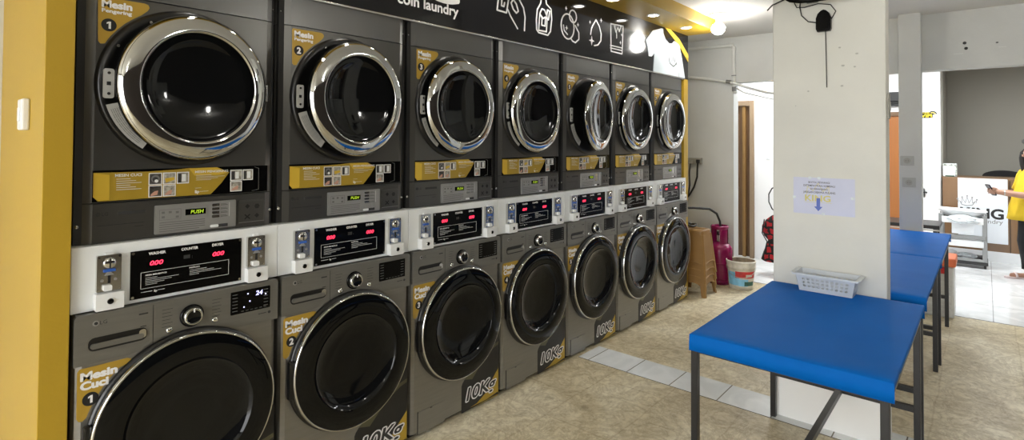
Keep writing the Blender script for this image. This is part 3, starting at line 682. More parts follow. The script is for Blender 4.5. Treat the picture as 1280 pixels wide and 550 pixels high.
for k in range(7):
    c = washers[k]; c.location.x = .35+.7*k; c['label'] = WL[k]
    washer_sticker(c, k+1)
    if k == 0:
        b = MB(); b.text(FW, '24', .597, .934, .018, 0, .0112, 'blue_led', width=.028, bold=.02, shear=.15)
        fa = [q for q in c.children if q.name.startswith('control_fascia')][0]
        b.build('lit_digits', fa)
        for x, z in ((.566,.946),(.574,.915),(.551,.896),(.638,.932)):
            b = MB(); b.disc(FW, x, z, .0028, .0105, .0112, 'blue_led', 8); b.build('indicator_light', fa)

# ------------------------------------------------------------------ folding tables
HT = .77
def leg_bar(x, y, z0=0., z1=.70, s=.028): return MB().box(x-s/2, x+s/2, y-s/2, y+s/2, z0, z1, 'blackmetal', .002)
def make_table(x0, x1, y0, y1, lx0, lx1, ly0, ly1, label, frontrail=True):
    t = thing('work_table', label, 'table', ((x0+x1)/2, (y0+y1)/2, 0), 'black-framed work tables in a row')
    MB().box(x0+.012, x1-.012, y0+.004, y1-.012, .725, .752, 'board', .002).build('tabletop', t)
    b = MB(); s = .034
    b.bar((lx0,ly0,.708),(lx1,ly0,.708),s,s,'blackmetal'); b.bar((lx0,ly1,.708),(lx1,ly1,.708),s,s,'blackmetal')
    b.bar((lx0,ly0,.708),(lx0,ly1,.708),s,s,'blackmetal'); b.bar((lx1,ly0,.708),(lx1,ly1,.708),s,s,'blackmetal'); b.build('top_frame', t)
    for x in (lx0, lx1):
        for y in (ly0, ly1): leg_bar(x, y).build('leg', t)
    for x in (lx0, lx1):
        b = MB(); b.bar((x,ly0,.252),(x,ly1,.252),.026,.028,'blackmetal'); b.build('low_rail', t)
    b = MB(); b.bar((lx0,(ly0+ly1)/2,.252),(lx1,(ly0+ly1)/2,.252),.026,.027,'blackmetal'); b.build('stretcher', t)
    return t
def make_cover(x0, x1, y0, y1, label, seed=0, drop=.072):
    b = MB(); rnd = random.Random(seed); nx, ny = 40, 26; i = b.mi('blue'); g = {}
    rr = .012
    def prof(s, L):                                    # s in -1..1 extended over the edge
        return s
    # rows: edges roll over and hang down by drop on x0, x1 and y1 (left) sides; a short lip on the right
    us = [-drop, -drop*.5, -.006]+[k/nx*(x1-x0) for k in range(nx+1)]+[(x1-x0)+.006, (x1-x0)+drop*.5, (x1-x0)+drop]
    vs = [-.022, -.012, -.004]+[k/ny*(y1-y0) for k in range(ny+1)]+[(y1-y0)+.006, (y1-y0)+drop*.5, (y1-y0)+drop]
    def fold(s, L):
        if s < 0: return -0.0-min(.004, -s*.5), s
        if s > L: return L+min(.004, (s-L)*.5), -(s-L)
        return s, 0
    import mathutils
    for a, u in enumerate(us):
        for c, v in enumerate(vs):
            fu, du = fold(u, x1-x0); fv, dv = fold(v, y1-y0)
            z = HT+min(du, dv)
            px, py = x0+fu, y0+fv
            nz = mathutils.noise.noise(Vector((px*2.1, py*2.6, seed*3.1)))*.003+mathutils.noise.noise(Vector((px*7, py*5, seed)))*.0012
            r = abs(mathutils.noise.noise(Vector((px*1.3+5, py*3.3, seed*1.7)))); nz += max(0, .06-r)*.05
            if du == 0 and dv == 0:
                e = min(u, x1-x0-u, v, y1-y0-v); nz *= min(1, e/.05+.1); z += nz - (.004 if e < .004 else 0)
            else: px += nz*.8 if du else 0; py += nz*.8 if dv else 0
            g[a, c] = b.bm.verts.new((px, py, z))
    for a in range(len(us)-1):
        for c in range(len(vs)-1):
            f = b.face([g[a,c], g[a+1,c], g[a+1,c+1], g[a,c+1]], i)
            if f: f.smooth = True
    o = b.build('table_cover', label=label, cat='table cover', group='blue vinyl covers of the work tables')
    m = o.modifiers.new('thickness', 'SOLIDIFY'); m.thickness = .0025; m.offset = -1
    return o
make_table(1.83, 2.995, -2.076, -1.376, 1.85, 2.965, -2.052, -1.386, 'nearest work table, black steel frame under blue cover, against the pillar')
make_cover(1.826, 2.992, -2.078, -1.374, 'blue vinyl cover on the nearest table, with the plastic basket standing on it', 1)
make_table(3.17, 4.43, -2.076, -1.376, 3.22, 4.36, -2.045, -1.41, 'middle work table of black steel, directly behind the white pillar')
make_cover(3.15, 4.43, -2.078, -1.374, 'blue vinyl cover on the middle table behind the pillar', 2)
make_table(4.45, 5.78, -2.076, -1.376, 4.52, 5.58, -2.075+.02, -1.41, 'farthest work table of black steel, beside the grey column')
make_cover(4.44, 5.78, -2.078, -1.374, 'blue vinyl cover on the farthest table near the grey column', 3)

# ------------------------------------------------------------------ basket on the table
def lattice(b, p0, p1, p2, p3, nu, nv, fu, fv, th, m, edge=(.12, .12)):
    """perforated panel: p0,p1 bottom corners, p3,p2 top corners"""
    p0, p1, p2, p3 = map(Vector, (p0, p1, p2, p3)); i = b.mi(m)
    n = (p1-p0).cross(p3-p0).normalized()*th/2
    P = lambda u, v: p0*(1-u)*(1-v)+p1*u*(1-v)+p2*u*v+p3*(1-u)*v
    us = [0]; vs = [0]
    for k in range(nu): a = edge[0]+(1-2*edge[0])*(k+(1-fu)/2)/nu; us += [a, a+(1-2*edge[0])*fu/nu]
    for k in range(nv): a = edge[1]+(1-2*edge[1])*(k+(1-fv)/2)/nv; vs += [a, a+(1-2*edge[1])*fv/nv]
    us.append(1); vs.append(1)
    for s in (-1, 1):
        g = {(a, c): b.bm.verts.new(P(u, v)+n*s) for a, u in enumerate(us) for c, v in enumerate(vs)}
        if s == -1: g0 = g
        for a in range(len(us)-1):
            for c in range(len(vs)-1):
                if a % 2 == 1 and c % 2 == 1:
                    if s == 1:
                        for q in (((a,c),(a+1,c)),((a+1,c),(a+1,c+1)),((a+1,c+1),(a,c+1)),((a,c+1),(a,c))):
                            b.face([g0[q[0]], g0[q[1]], g[q[1]], g[q[0]]], i)
                    continue
                b.face([g[a,c], g[a+1,c], g[a+1,c+1], g[a,c+1]], i)
    return b
t = thing('plastic_basket', 'pale grey perforated plastic basket on the blue table against the pillar', 'basket', (2.918, -1.672, HT+.004))
b = MB(); z0, z1 = HT+.004, HT+.098
x0, x1, y0, y1 = 2.855, 2.965, -1.795, -1.550; X0, X1, Y0, Y1 = 2.842, 2.982, -1.812, -1.533
lattice(b, (x0,y1,z0), (x0,y0,z0), (X0,Y0,z1), (X0,Y1,z1), 10, 3, .6, .55, .002, 'basket', (.08,.2))
lattice(b, (x1,y0,z0), (x1,y1,z0), (X1,Y1,z1), (X1,Y0,z1), 10, 3, .6, .55, .002, 'basket', (.08,.2))
lattice(b, (x0,y0,z0), (x1,y0,z0), (X1,Y0,z1), (X0,Y0,z1), 4, 3, .6, .55, .002, 'basket', (.12,.2))
lattice(b, (x1,y1,z0), (x0,y1,z0), (X0,Y1,z1), (X1,Y1,z1), 4, 3, .6, .55, .002, 'basket', (.12,.2))
b.box(x0, x1, y0, y1, z0, z0+.003, 'basket'); b.build('basket_body', t)
b = MB(); e = .014
for (a0, a1, c0, c1) in ((X0-e, X0, Y0-e, Y1+e), (X1, X1+.006, Y0-e, Y1+e), (X0, X1, Y0-e*1.6, Y0), (X0, X1, Y1, Y1+e*1.6)): b.box(a0, a1, c0, c1, z1-.003, z1+.001, 'basket', .0008)
b.box(X0-e-.001, X0-e+.001, Y0-e, Y1+e, z1-.009, z1+.001, 'basket'); b.build('rim', t)

# ------------------------------------------------------------------ things on the pillar
FP = Frame((3.0, 0, 0), (0,-1,0), (0,0,1))            # faces -X, u = -y
t = thing('paper_notice', 'lilac printed notice with a blue arrow taped to the white pillar', 'notice', (2.999, -1.637, 1.17))
b = MB(); b.rect(FP, 1.487, 1.788, 1.172, 1.375, .0005, .0012, 'paper')
u = 1.487
for s_, z, w_, h_ in (('BOTOL PEWANGI', 1.3440, .105, .0105), ('DITEMPATKAN KEMBALI', 1.3255, .155, .0105), ('DI KERANJANG', 1.3075, .085, .0105), ('JANGAN DIBAWA PULANG', 1.2885, .158, .0115)):
    b.text(FP, s_, u+.130, z, h_, 0, .0022, 'ink', width=w_, bold=.02, align='CENTER')
b.text(FP, 'KING', u+.060, 1.2450, .034, 0, .0016, 'papergold', width=.125, bold=.03); b.stroke(FP, [(u+.058,1.238),(u+.19,1.238)], .0015, .0012, .0016, 'papergold')
b.stroke(FP, [(u+.068,1.280),(u+.072,1.325),(u+.10,1.30),(u+.125,1.345),(u+.15,1.30),(u+.178,1.33),(u+.178,1.285)], .0025, .0012, .0016, 'papergold'); b.build('sheet', t)
b = MB(); b.prism(FP, [(u+.117,1.262),(u+.117,1.215),(u+.105,1.215),(u+.126,1.190),(u+.147,1.215),(u+.135,1.215),(u+.135,1.262)], .0012, .0024, 'arrow'); b.build('blue_arrow', t)
for a, z in ((.085,1.372),(.13,1.372),(.15,1.175),(.005,1.26),(.29,1.27)):
    b = MB(); b.rect(FP, u+a-.008, u+a+.008, z-.006, z+.008, .0013, .0018, 'clear'); b.build('clear_tape', t)
t = thing('antenna_module', 'small black arched case with wires and a thin rod, high on the pillar', 'antenna', (2.98, -1.647, 1.87))
b = MB(); P = [(1.616,2.185),(1.678,2.185),(1.684,2.20),(1.684,2.26),(1.675,2.285),(1.660,2.30),(1.647,2.305),(1.634,2.30),(1.619,2.285),(1.610,2.26),(1.610,2.20)]
b.prism(FP, P, .001, .028, 'gloss'); b.prism(FP, [(1.647+(q[0]-1.647)*.8, 2.245+(q[1]-2.245)*.85) for q in P], .028, .036, 'gloss'); b.build('case', t)
b = MB(); b.tube([(2.985,-1.655,2.19),(2.988,-1.657,2.05),(2.990,-1.659,1.875)], .0022, 'rubber'); b.build('rod', t)
b = MB(); b.tube([(2.992,-1.612,2.24),(2.985,-1.57,2.25),(2.988,-1.535,2.29),(2.99,-1.525,2.34),(2.99,-1.53,2.38)], .003, 'rubber')
b.tube([(2.992,-1.682,2.25),(2.985,-1.705,2.29),(2.986,-1.68,2.33),(2.987,-1.62,2.345),(2.988,-1.55,2.335),(2.99,-1.51,2.34),(2.99,-1.49,2.385)], .003, 'rubber'); b.build('wiring', t)
t = thing('wall_bracket', 'black rounded metal bar bracket at the top of the pillar', 'bracket', (2.93, -1.55, 2.37))
b = MB(); b.tube([(2.90,-1.455,2.45),(2.90,-1.458,2.41),(2.90,-1.47,2.388),(2.90,-1.50,2.366),(2.90,-1.545,2.354),(2.90,-1.60,2.350),(2.90,-1.72,2.350),(2.90,-1.80,2.352)], .013, 'gloss', 12); b.build('curved_bar', t)
b = MB(); b.box(2.90, 3.0, -1.62, -1.56, 2.355, 2.43, 'blackplastic', .005); b.box(2.985, 3.0, -1.70, -1.48, 2.40, 2.52, 'blackplastic', .004); b.build('mount', t)
b = MB(); b.tube([(2.96,-1.36,2.34),(2.97,-1.385,2.37),(2.98,-1.42,2.385),(2.985,-1.46,2.40)], .004, 'rubber'); b.build('loose_wire', t)
t = thing('pillar_switch', 'tall narrow grey switch box on the right edge of the pillar', 'switch', (3.06, -1.932, 1.70))
b = MB(); b.box(3.03, 3.09, -1.938, -1.927, 1.70, 1.83, 'outlet', .003); b.build('switch_plate', t)
b = MB(); b.box(3.048, 3.072, -1.942, -1.937, 1.74, 1.79, 'socket', .002); b.build('rocker', t)

# sockets on the grey column
FC = Frame((5.85, 0, 0), (0,-1,0), (0,0,1))
def socket(z, u, label):
    t = thing('wall_socket', label, 'socket', (5.848, -u, z-.045), 'sockets on the grey column')
    b = MB(); b.rect(FC, u-.052, u+.052, z-.045, z+.045, 0, .008, 'socket', .006); b.build('face_plate', t)
    b = MB(); b.disc(FC, u, z, .026, .008, .012, 'outlet', 24); b.disc(FC, u-.009, z, .003, .012, .0125, 'groove', 8); b.disc(FC, u+.009, z, .003, .012, .0125, 'groove', 8); b.build('socket_insert', t)
socket(1.404, 1.763, 'upper of the two grey sockets on the grey column')
socket(1.203, 1.776, 'lower of the two grey sockets on the grey column')

# ------------------------------------------------------------------ grey wall: outlet, conduits
t = thing('power_outlet', 'beige outlet box with black plugs on the wall past the dryers', 'power outlet', (5.99, .32, 1.30))
b = MB(); b.box(5.955, 6.0, .235, .405, 1.30, 1.375, 'outlet', .005); b.build('outlet_box', t)
for y, z in ((.36,1.325), (.27,1.335)):
    b = MB(); b.box(5.93, 5.957, y-.02, y+.02, z-.02, z+.022, 'outlet' if y > .3 else 'blackplastic', .005); b.build('plug', t)
b = MB(); b.tube([(5.94,.27,1.33),(5.92,.268,1.26),(5.93,.275,1.15),(5.95,.32,1.03),(5.96,.38,.93),(5.97,.46,.84)], .011, 'rubber'); b.tube([(5.94,.36,1.32),(5.93,.37,1.2),(5.95,.372,1.05),(5.96,.40,.9)], .008, 'rubber')
b.build('power_cable', t)
t = thing('conduit_pipe', 'grey conduit with an elbow down the corner of the far wall', 'pipe', (5.97, -.13, 2.15))
b = MB(); b.tube([(5.965,.9,2.70),(5.965,.4,2.69),(5.965,-.10,2.68),(5.965,-.130,2.672),(5.965,-.143,2.645),(5.965,-.145,2.4),(5.965,-.146,2.17),(5.97,-.150,2.145),(5.98,-.165,2.13)], .018, 'conduit', 12); b.build('pipe_run', t)
b = MB(); b.cyl((5.965,-.100,2.680),(5.965,-.135,2.676),.023,'conduit'); b.cyl((5.965,-.145,2.66),(5.965,-.145,2.62),.023,'conduit'); b.cyl((5.965,-.146,2.20),(5.965,-.146,2.15),.024,'greyprint'); b.build('elbow', t)
for z in (2.33,):
    b = MB(); b.tube([(5.96,-.12,z),(5.945,-.145,z),(5.96,-.17,z)], .006, 'greymetal'); b.build('clip', t)
t = thing('cable_run', 'pale cables running level across the far wall and into the bright hall', 'cable', (5.97, 0, 2.1))
b = MB(); b.tube([(5.955,.9,2.44),(5.955,.42,2.355),(5.955,.1,2.30),(5.955,-.08,2.262),(5.955,-.16,2.235),(6.0,-.3,2.18),(6.1,-.45,2.13),(6.2,-.62,2.10),(6.4,-.85,2.08)], .016, 'conduit', 10); b.build('upper_cable', t)
b = MB(); b.tube([(5.96,-.15,2.20),(5.97,-.25,2.13),(6.0,-.38,2.09),(6.1,-.52,2.05),(6.2,-.7,2.03),(6.4,-.9,2.0)], .008, 'conduit', 10); b.build('lower_cable', t)
b = MB(); b.cyl((5.955,-.06,2.267),(5.955,-.11,2.256),.021,'greyprint'); b.build('connector', t)
t = thing('hall_switch', 'small pale switch on the bright wall right of the brown doorway', 'switch', (7.29, -.11, 1.30))
b = MB(); b.box(7.29, 7.30, -.155, -.105, 1.335, 1.415, 'enamel', .003); b.build('switch_plate', t)
b = MB(); b.box(7.285, 7.291, -.142, -.118, 1.355, 1.395, 'backwhite', .002); b.build('rocker', t)

# bulb on the ceiling
t = thing('bulb_lamp', 'bare glowing round bulb in a ceiling rose near the mustard canopy', 'lamp', (4.73, -.42, 2.60))
b = MB(); b.lathe([(0,.0),(.085,0),(.08,-.012),(.05,-.02),(0,-.02)], (4.73,-.42,2.78), (0,0,1), 'whitebox', 32); b.build('ceiling_rose', t)
b = MB(); b.lathe([(.022,-.02),(.024,-.05),(.02,-.075)], (4.73,-.42,2.78), (0,0,1), 'whitebox', 24); b.build('lamp_holder', t)
b = MB(); b.lathe([(.016,0),(.022,-.012),(.052,-.04),(.062,-.068),(.054,-.100),(.03,-.122),(0,-.130)], (4.73,-.42,2.71), (0,0,1), 'lamp', 32); b.build('bulb', t)
for (x, y) in ((4.73,-.42), (2.2,-3.3), (-.8,-3.3), (4.6,-3.6)):
    L = bpy.data.lights.new('bulb_glow', 'POINT'); L.energy = 10 if y > -1 else 9; L.shadow_soft_size = .06; L.color = (1,.97,.92)
    o = bpy.data.objects.new('bulb_glow', L); COL.objects.link(o); o.location = (x, y, 2.56)
    if y < -1:
        c = copy_tree(t); c.location = (x, y, 2.60); c['label'] = 'bare round ceiling bulb of the near room, outside the photo'; c['group'] = 'bulbs outside the photo'

# ------------------------------------------------------------------ corner: stools, gas cylinder, bucket
def make_stool(z, label, first=None):
    t = thing('plastic_stool', label, 'stool', (5.16, -.03, z), 'nested brown plastic stools')
    cx, cy = 5.16, -.03; H = .45; top = z+H; ht, hb = .112, .158; b = MB(); i = b.mi('tapered')
    half = lambda zf: hb+(ht-hb)*zf
    def ring(b, h, r, zz, n=6):
        out = []
        for sx, sy, a in ((1,-1,-90),(1,1,0),(-1,1,90),(-1,-1,180)):
            for k in range(n): q = math.radians(a+90*k/(n-1)); out.append(b.bm.verts.new((cx+sx*(h-r)+r*math.cos(q), cy+sy*(h-r)+r*math.sin(q), zz)))
        return out
    def band(b, A, B):
        n = len(A)
        for k in range(n):
            f = b.face([A[k], A[(k+1) % n], B[(k+1) % n], B[k]], i)
            if f: f.smooth = True
    slot = [b.bm.verts.new((cx+.016*math.cos(q), cy+.048*math.sin(q), top)) for q in [math.radians(-90+360*k/24) for k in range(24)]]
    R0 = ring(b, ht-.014, .03, top); band(b, R0, slot)
    prev = R0
    for h, dz in ((ht-.002,.004),(ht,.014),(ht+.002,.05)):
        q = ring(b, h, .032, top-dz); band(b, prev, q); prev = q
    S1 = [b.bm.verts.new(v.co-Vector((0,0,.03))) for v in slot]; band(b, slot, S1)
    b.build('seat', t)
    # four tapering walls, each with an arch at the foot, a hand slot and ribs
    for k in range(4):
        g = MB(); g.mi('tapered'); g.mi('groove')
        d = [(1,0),(0,1),(-1,0),(0,-1)][k]; e = (-d[1], d[0])
        def P(s, zf, o=0.): h = half(zf)+o; w = half(zf)-.028; return (cx+d[0]*h+e[0]*w*s, cy+d[1]*h+e[1]*w*s, z+H*zf)
        cols = [-1,-.6,-.35,-.2,0,.2,.35,.6,1]
        for o in (0, -.005):
            rows = []
            for zf in (.20,.24,.255,.30,.315,.58,.66,.86,.90): rows.append([g.bm.verts.new(P(s_, max(zf, .30-.08*abs(s_)**3) if zf < .3 else zf, o+(.006 if zf in (.24,.255) and o == 0 else 0))) for s_ in cols])
            for A, B in zip(rows, rows[1:]):
                for q in range(8):
                    if abs((A[0].co.z-z)/H-.58) < .01 and 2 < q+1 < 7 and q in (3, 4): continue
                    g.face([A[q], A[q+1], B[q+1], B[q]], 0)
        g.build('side_panel', t)
    for sx in (-1, 1):
        for sy in (-1, 1):
            g = MB(); j = g.mi('tapered')
            def L(zf, wd, th=.008):
                h = half(zf)+.002; X = cx+sx*h; Y = cy+sy*h; zz = z+H*zf; c = .012
                return [g.bm.verts.new(p) for p in ((X-sx*c, Y, zz), (X-sx*wd, Y, zz), (X-sx*wd, Y-sy*th, zz), (X-sx*(c+.004), Y-sy*th, zz), (X-sx*th, Y-sy*(c+.004), zz), (X-sx*th, Y-sy*wd, zz), (X, Y-sy*wd, zz), (X, Y-sy*c, zz))]
            rows = [L(0,.040), L(.22,.046), L(.6,.040), L(.9,.034)]
            for A, B in zip(rows, rows[1:]):
                for k in range(8): g.face([A[k], A[(k+1) % 8], B[(k+1) % 8], B[k]], j)
            g.face(rows[0], j); g.face(rows[-1], j); g.build('leg', t)
    return t
SL = ['lowest brown plastic stool of the stack, its legs on the floor', 'second brown plastic stool up in the nested stack', 'third brown plastic stool up in the nested stack', 'topmost brown plastic stool of the stack next to the gas cylinder']
s0 = make_stool(0, SL[0])
for k in range(1, 4):
    c = copy_tree(s0); c.location.z += .072*k; c['label'] = SL[k]
b = MB(); b.tube([(5.20,.045,.70),(5.17,.06,.715),(5.10,.05,.718),(5.06,.03,.712),(5.055,.0,.70),(5.075,-.03,.695),(5.13,-.04,.70),(5.18,-.02,.705),(5.205,.02,.70)], .012, 'rubber', 10, True)
b.build('cable_loop', label='short black cable loop resting on the brown stool stack', cat='cable')

t = thing('gas_cylinder', 'magenta gas cylinder with collar handle, standing against the far wall', 'gas cylinder', (5.72, -.078, 0))
b = MB(); b.lathe([(0,.03),(.09,.032),(.125,.05),(.136,.08),(.136,.36),(.130,.40),(.105,.435),(.06,.455),(.03,.46),(0,.46)], (5.72,-.068,0), (0,0,1), 'pink', 48); b.lathe([(.1365,.225),(.139,.228),(.139,.238),(.1365,.241)], (5.72,-.068,0), (0,0,1), 'pink', 48); b.build('tank_body', t)
b = MB(); b.lathe([(.105,0),(.108,0),(.112,.045),(.108,.05)], (5.72,-.068,0), (0,0,1), 'pink', 40); b.build('foot_ring', t)
b = MB()
for a0, a1 in ((-50, 60), (110, 170), (190, 260)):
    b.lathe([(.088,.43),(.092,.50),(.09,.62),(.084,.63),(.084,.62),(.086,.50),(.082,.43)], (5.72,-.068,0), (0,0,1), 'pink', 20, (math.radians(a0), math.radians(a1)))
b.lathe([(.09,.60),(.096,.61),(.096,.63),(.088,.64),(.082,.63),(.084,.60),(.09,.60)], (5.72,-.068,0), (0,0,1), 'pink', 40)
b.build('collar_handle', t)
b = MB(); b.cyl((5.72,-.068,.455),(5.72,-.068,.53),.018,'wire'); b.cyl((5.72,-.068,.53),(5.72,-.068,.57),.03,'blackplastic'); b.build('valve', t)
b = MB(); b.tube([(5.0,.35,.88),(5.15,.28,.855),(5.3,.20,.845),(5.45,.12,.84),(5.6,.0,.825),(5.68,-.05,.77),(5.72,-.072,.68),(5.722,-.078,.57)], .013, 'rubber', 10)
b.build('gas_hose', label='black rubber hose curving from the machines down to the gas cylinder', cat='hose')

t = thing('paint_bucket', 'dirty white paint bucket with torn blue and red label', 'bucket', (5.65, -.325, 0))
BX, BY = 5.66, -.318; R = lambda z: .118+.026*z/.3
b = MB()
b.lathe([(0,.002),(R(0),.002),(R(.05),.05),(R(.22),.22),(R(.22)+.006,.222),(R(.24)+.008,.24),(R(.25)+.004,.245),(R(.29)+.006,.285),(R(.30)+.008,.298),(R(.30),.305),(R(.30)-.004,.298)], (BX,BY,0), (0,0,1), 'bucket', 48)
b.lathe([(R(.30)-.004,.298),(R(.2)-.004,.2),(R(.03)-.006,.03),(0,.025)], (BX,BY,0), (0,0,1), 'bucketin', 48); b.build('bucket_body', t)
def patch(b, a0, a1, z0, z1, m, off=.0012):
    # u/v frame of lathe about z: angle measured as in lathe
    b.lathe([(R(z0)+off, z0), (R(z1)+off, z1)], (BX,BY,0), (0,0,1), m, 16, (math.radians(a0), math.radians(a1)))
b = MB()
# direction to the camera is about -X,-Y
def ang(dx, dy):  # lathe with axis z: u = z x x-axis -> (0,1,0), v = z x u = (-1,0,0)
    return math.degrees(math.atan2(-dx, dy))
a = ang(-.93, -.37)
patch(b, a-75, a+75, .035, .205, 'bucket', .0008); patch(b, a-72, a-10, .05, .19, 'lblue'); patch(b, a-14, a+30, .045, .12, 'lblue', .0014); patch(b, a-28, a+70, .130, .20, 'lred', .0018); patch(b, a+12, a+64, .05, .095, 'lgreen', .002); patch(b, a+18, a+50, .145, .17, 'bucket', .0023)
b.build('printed_label', t)
b = MB(); p = []
for k in range(17):
    q = math.radians(180*k/16); p.append((BX-.93*.16*math.sin(q)-.37*.0, BY+.158*math.cos(q)-.04*math.sin(q), .255-.115*math.sin(q)))
b.tube(p, .003, 'wire', 8); b.build('wire_handle', t)

# ------------------------------------------------------------------ red trolley bag in the hall
t = thing('trolley_bag', 'red bag patterned in black with thin loop handle, half hidden by the pillar', 'bag', (6.55, -.45, 0))
def blob(b, rows, m, n=20):
    i = b.mi(m); rings = []
    for z, rx, ry, cx, cy in rows: rings.append([b.bm.verts.new((cx+rx*math.copysign(abs(math.cos(q))**.7, math.cos(q)), cy+ry*math.copysign(abs(math.sin(q))**.7, math.sin(q)), z)) for q in [2*PI*k/n for k in range(n)]])
    for A, B in zip(rings, rings[1:]):
        for k in range(n):
            f = b.face([A[k], A[(k+1) % n], B[(k+1) % n], B[k]], i)
            if f: f.smooth = True
    b.face(rings[0], i); b.face(rings[-1], i)
b = MB(); blob(b, [(.16,.10,.16,6.52,-.465),(.18,.13,.185,6.52,-.465),(.28,.12,.155,6.52,-.465),(.37,.10,.115,6.52,-.465),(.41,.10,.105,6.52,-.465),(.46,.12,.15,6.52,-.465),(.52,.13,.175,6.52,-.465),(.58,.13,.172,6.52,-.465),(.65,.11,.13,6.52,-.465),(.70,.08,.07,6.52,-.465),(.72,.04,.03,6.52,-.465)], 'plaid'); b.build('bag_body', t)
b = MB(); blob(b, [(.375,.104,.116,6.52,-.465),(.39,.106,.112,6.52,-.465),(.405,.104,.110,6.52,-.465)], 'blkfab')
b.tube([(6.41,-.34,.66),(6.375,-.325,.5),(6.41,-.37,.4),(6.385,-.33,.2)], .007, 'blkfab'); b.build('strap', t)
b = MB(); b.box(6.47, 6.51, -.50, -.46, .0, .16, 'greymetal', .004); b.cyl((6.49,-.53,.04),(6.49,-.43,.04),.04,'blackplastic'); b.cyl((6.52,-.46,.70),(6.52,-.46,.80),.02,'blkfab'); b.build('stand', t)
b = MB(); b.tube([(6.50,-.45,.74),(6.50,-.40,.78),(6.50,-.365,.86),(6.50,-.365,.95),(6.50,-.40,1.02),(6.50,-.47,1.06),(6.50,-.56,1.02),(6.50,-.59,.92),(6.50,-.55,.80),(6.50,-.49,.74)], .007, 'rubber', 8, True); b.build('loop_handle', t)

# ------------------------------------------------------------------ back room: counter, trolley, container, person
t = thing('reception_counter', 'brown wooden counter with pale base in the bright back room', 'counter', (9.45, -3.2, 0))
b = MB(); b.box(9.225, 9.8, -4.6, -1.86, .14, 1.08, 'counter', .003)
for y in (-2.55, -3.2, -3.85): b.box(9.221, 9.227, y-.003, y+.003, .14, 1.08, 'groove')
b.build('counter_body', t)
b = MB(); b.box(9.222, 9.82, -4.63, -1.85, 1.08, 1.105, 'counter', .004); b.build('counter_top', t)
b = MB(); b.box(9.222, 9.8, -4.6, -1.86, 0, .14, 'whiteplastic', .003); b.build('skirting', t)
FK = Frame((9.2, 0, 0), (0,-1,0), (0,0,1))
t = thing('logo_panel', 'white advertising panel lettered KING with a crown, fixed to the counter', 'sign panel', (9.19, -2.28, .25))
b = MB(); b.rect(FK, 2.025, 2.528, .252, 1.098, -.02, .02, 'panelwhite', .004); b.build('panel', t)
b = MB(); b.text(FK, 'KING', 2.05, .577, .13, 0, .0215, 'logoblack', width=.435, bold=.035, res=4); b.build('large_lettering', t)
b = MB(); b.text(FK, 'coin laundry', 2.07, .512, .055, 0, .0215, 'logogrey', width=.41, bold=.01, res=3); b.build('small_lettering', t)
b = MB(); cu, cz = 2.122, .815
b.stroke(FK, [(cu-.075,cz-.03),(cu-.055,cz-.075),(cu+.0,cz-.088),(cu+.055,cz-.075),(cu+.08,cz-.03)], .010, .02, .0215, 'logogrey')
tp = [(-.10,0),(-.052,.025),(0,.045),(.052,.028),(.10,.0)]
for k, (du, dz) in enumerate(tp):
    b.disc(FK, cu+du, cz+dz, .011, .02, .0215, 'logogrey', 12)
    for s_ in (-1, 1): b.stroke(FK, [(cu+du, cz+dz-.01), (cu+du*.72+s_*.018, cz-.05)], .006, .02, .0213, 'logogrey')
b.build('crown_logo', t)
t = thing('tissue_box', 'white and green patterned box on the left end of the counter', 'box', (9.33, -1.94, 1.105))
b = MB(); b.box(9.24, 9.42, -2.015, -1.865, 1.105, 1.285, 'whiteplastic', .012); b.build('box_body', t)
b = MB(); b.box(9.232, 9.241, -2.01, -1.87, 1.255, 1.28, 'floral', .003); b.box(9.232, 9.241, -2.018, -2.0, 1.11, 1.27, 'floral', .003); b.box(9.236, 9.241, -1.99, -1.89, 1.108, 1.125, 'greendark', .002); b.build('printed_edge', t)
t = thing('office_chair', 'black chair back showing above the counter behind the logo panel', 'chair', (10.2, -2.5, 0))
b = MB(); i = b.mi('blkfab'); pr = []
for k in range(17):
    q = PI*k/16; pr.append((2.51+.235*math.cos(q), 1.09+.085*math.sin(q)))
FB = Frame((10.28, 0, 0), (0,-1,0), (0,0,1))
b.prism(FB, [(2.73,.62),(2.745,.9)]+pr+[(2.275,.9),(2.29,.62)], -.05, .03, 'blkfab'); b.build('backrest', t)
b = MB(); b.box(9.98, 10.34, -2.74, -2.28, .46, .54, 'blkfab', .03, 3); b.build('seat', t)
b = MB(); b.cyl((10.14,-2.5,.08),(10.14,-2.5,.46),.03,'blackplastic'); b.build('gas_lift', t)
for k in range(5):
    q = 2*PI*k/5; b = MB(); b.bar((10.14,-2.5,.10),(10.14+.27*math.cos(q),-2.5+.27*math.sin(q),.06),.04,.03,'blackplastic'); b.ball((10.14+.27*math.cos(q),-2.5+.27*math.sin(q),.028),.028,'blackplastic'); b.build('base_arm', t)
t = thing('chair_arm_rest', 'x', 'chair', (0,0,0)) if False else None

# trolley
TX, TY0, TY1 = 8.6, -2.32, -1.85
t = thing('utility_trolley', 'grey and white three-tier trolley standing before the counter', 'trolley', (TX+.16, (TY0+TY1)/2, 0))
for x in (TX, TX+.32):
    for y in (TY0+.02, TY1-.02):
        b = MB(); b.box(x-.018, x+.018, y-.024, y+.024, .06, .66, 'greymetal', .005); b.build('post', t)
def tray(z, h, name, m, ty0=TY0, ty1=TY1):
    b = MB(); x0, x1 = TX-.01, TX+.33
    b.box(x0, x1, ty0+.03, ty1-.03, z, z+.012, m, .003)
    b.box(x0-.012, x0, ty0+.03, ty1-.03, z, z+h, m, .004); b.box(x1, x1+.012, ty0+.03, ty1-.03, z, z+h, m, .004)
    b.box(x0, x1, ty0+.018, ty0+.03, z, z+h*1.3, m, .004); b.box(x0, x1, ty1-.03, ty1-.018, z, z+h*1.3, m, .004)
    return b.build(name, t)
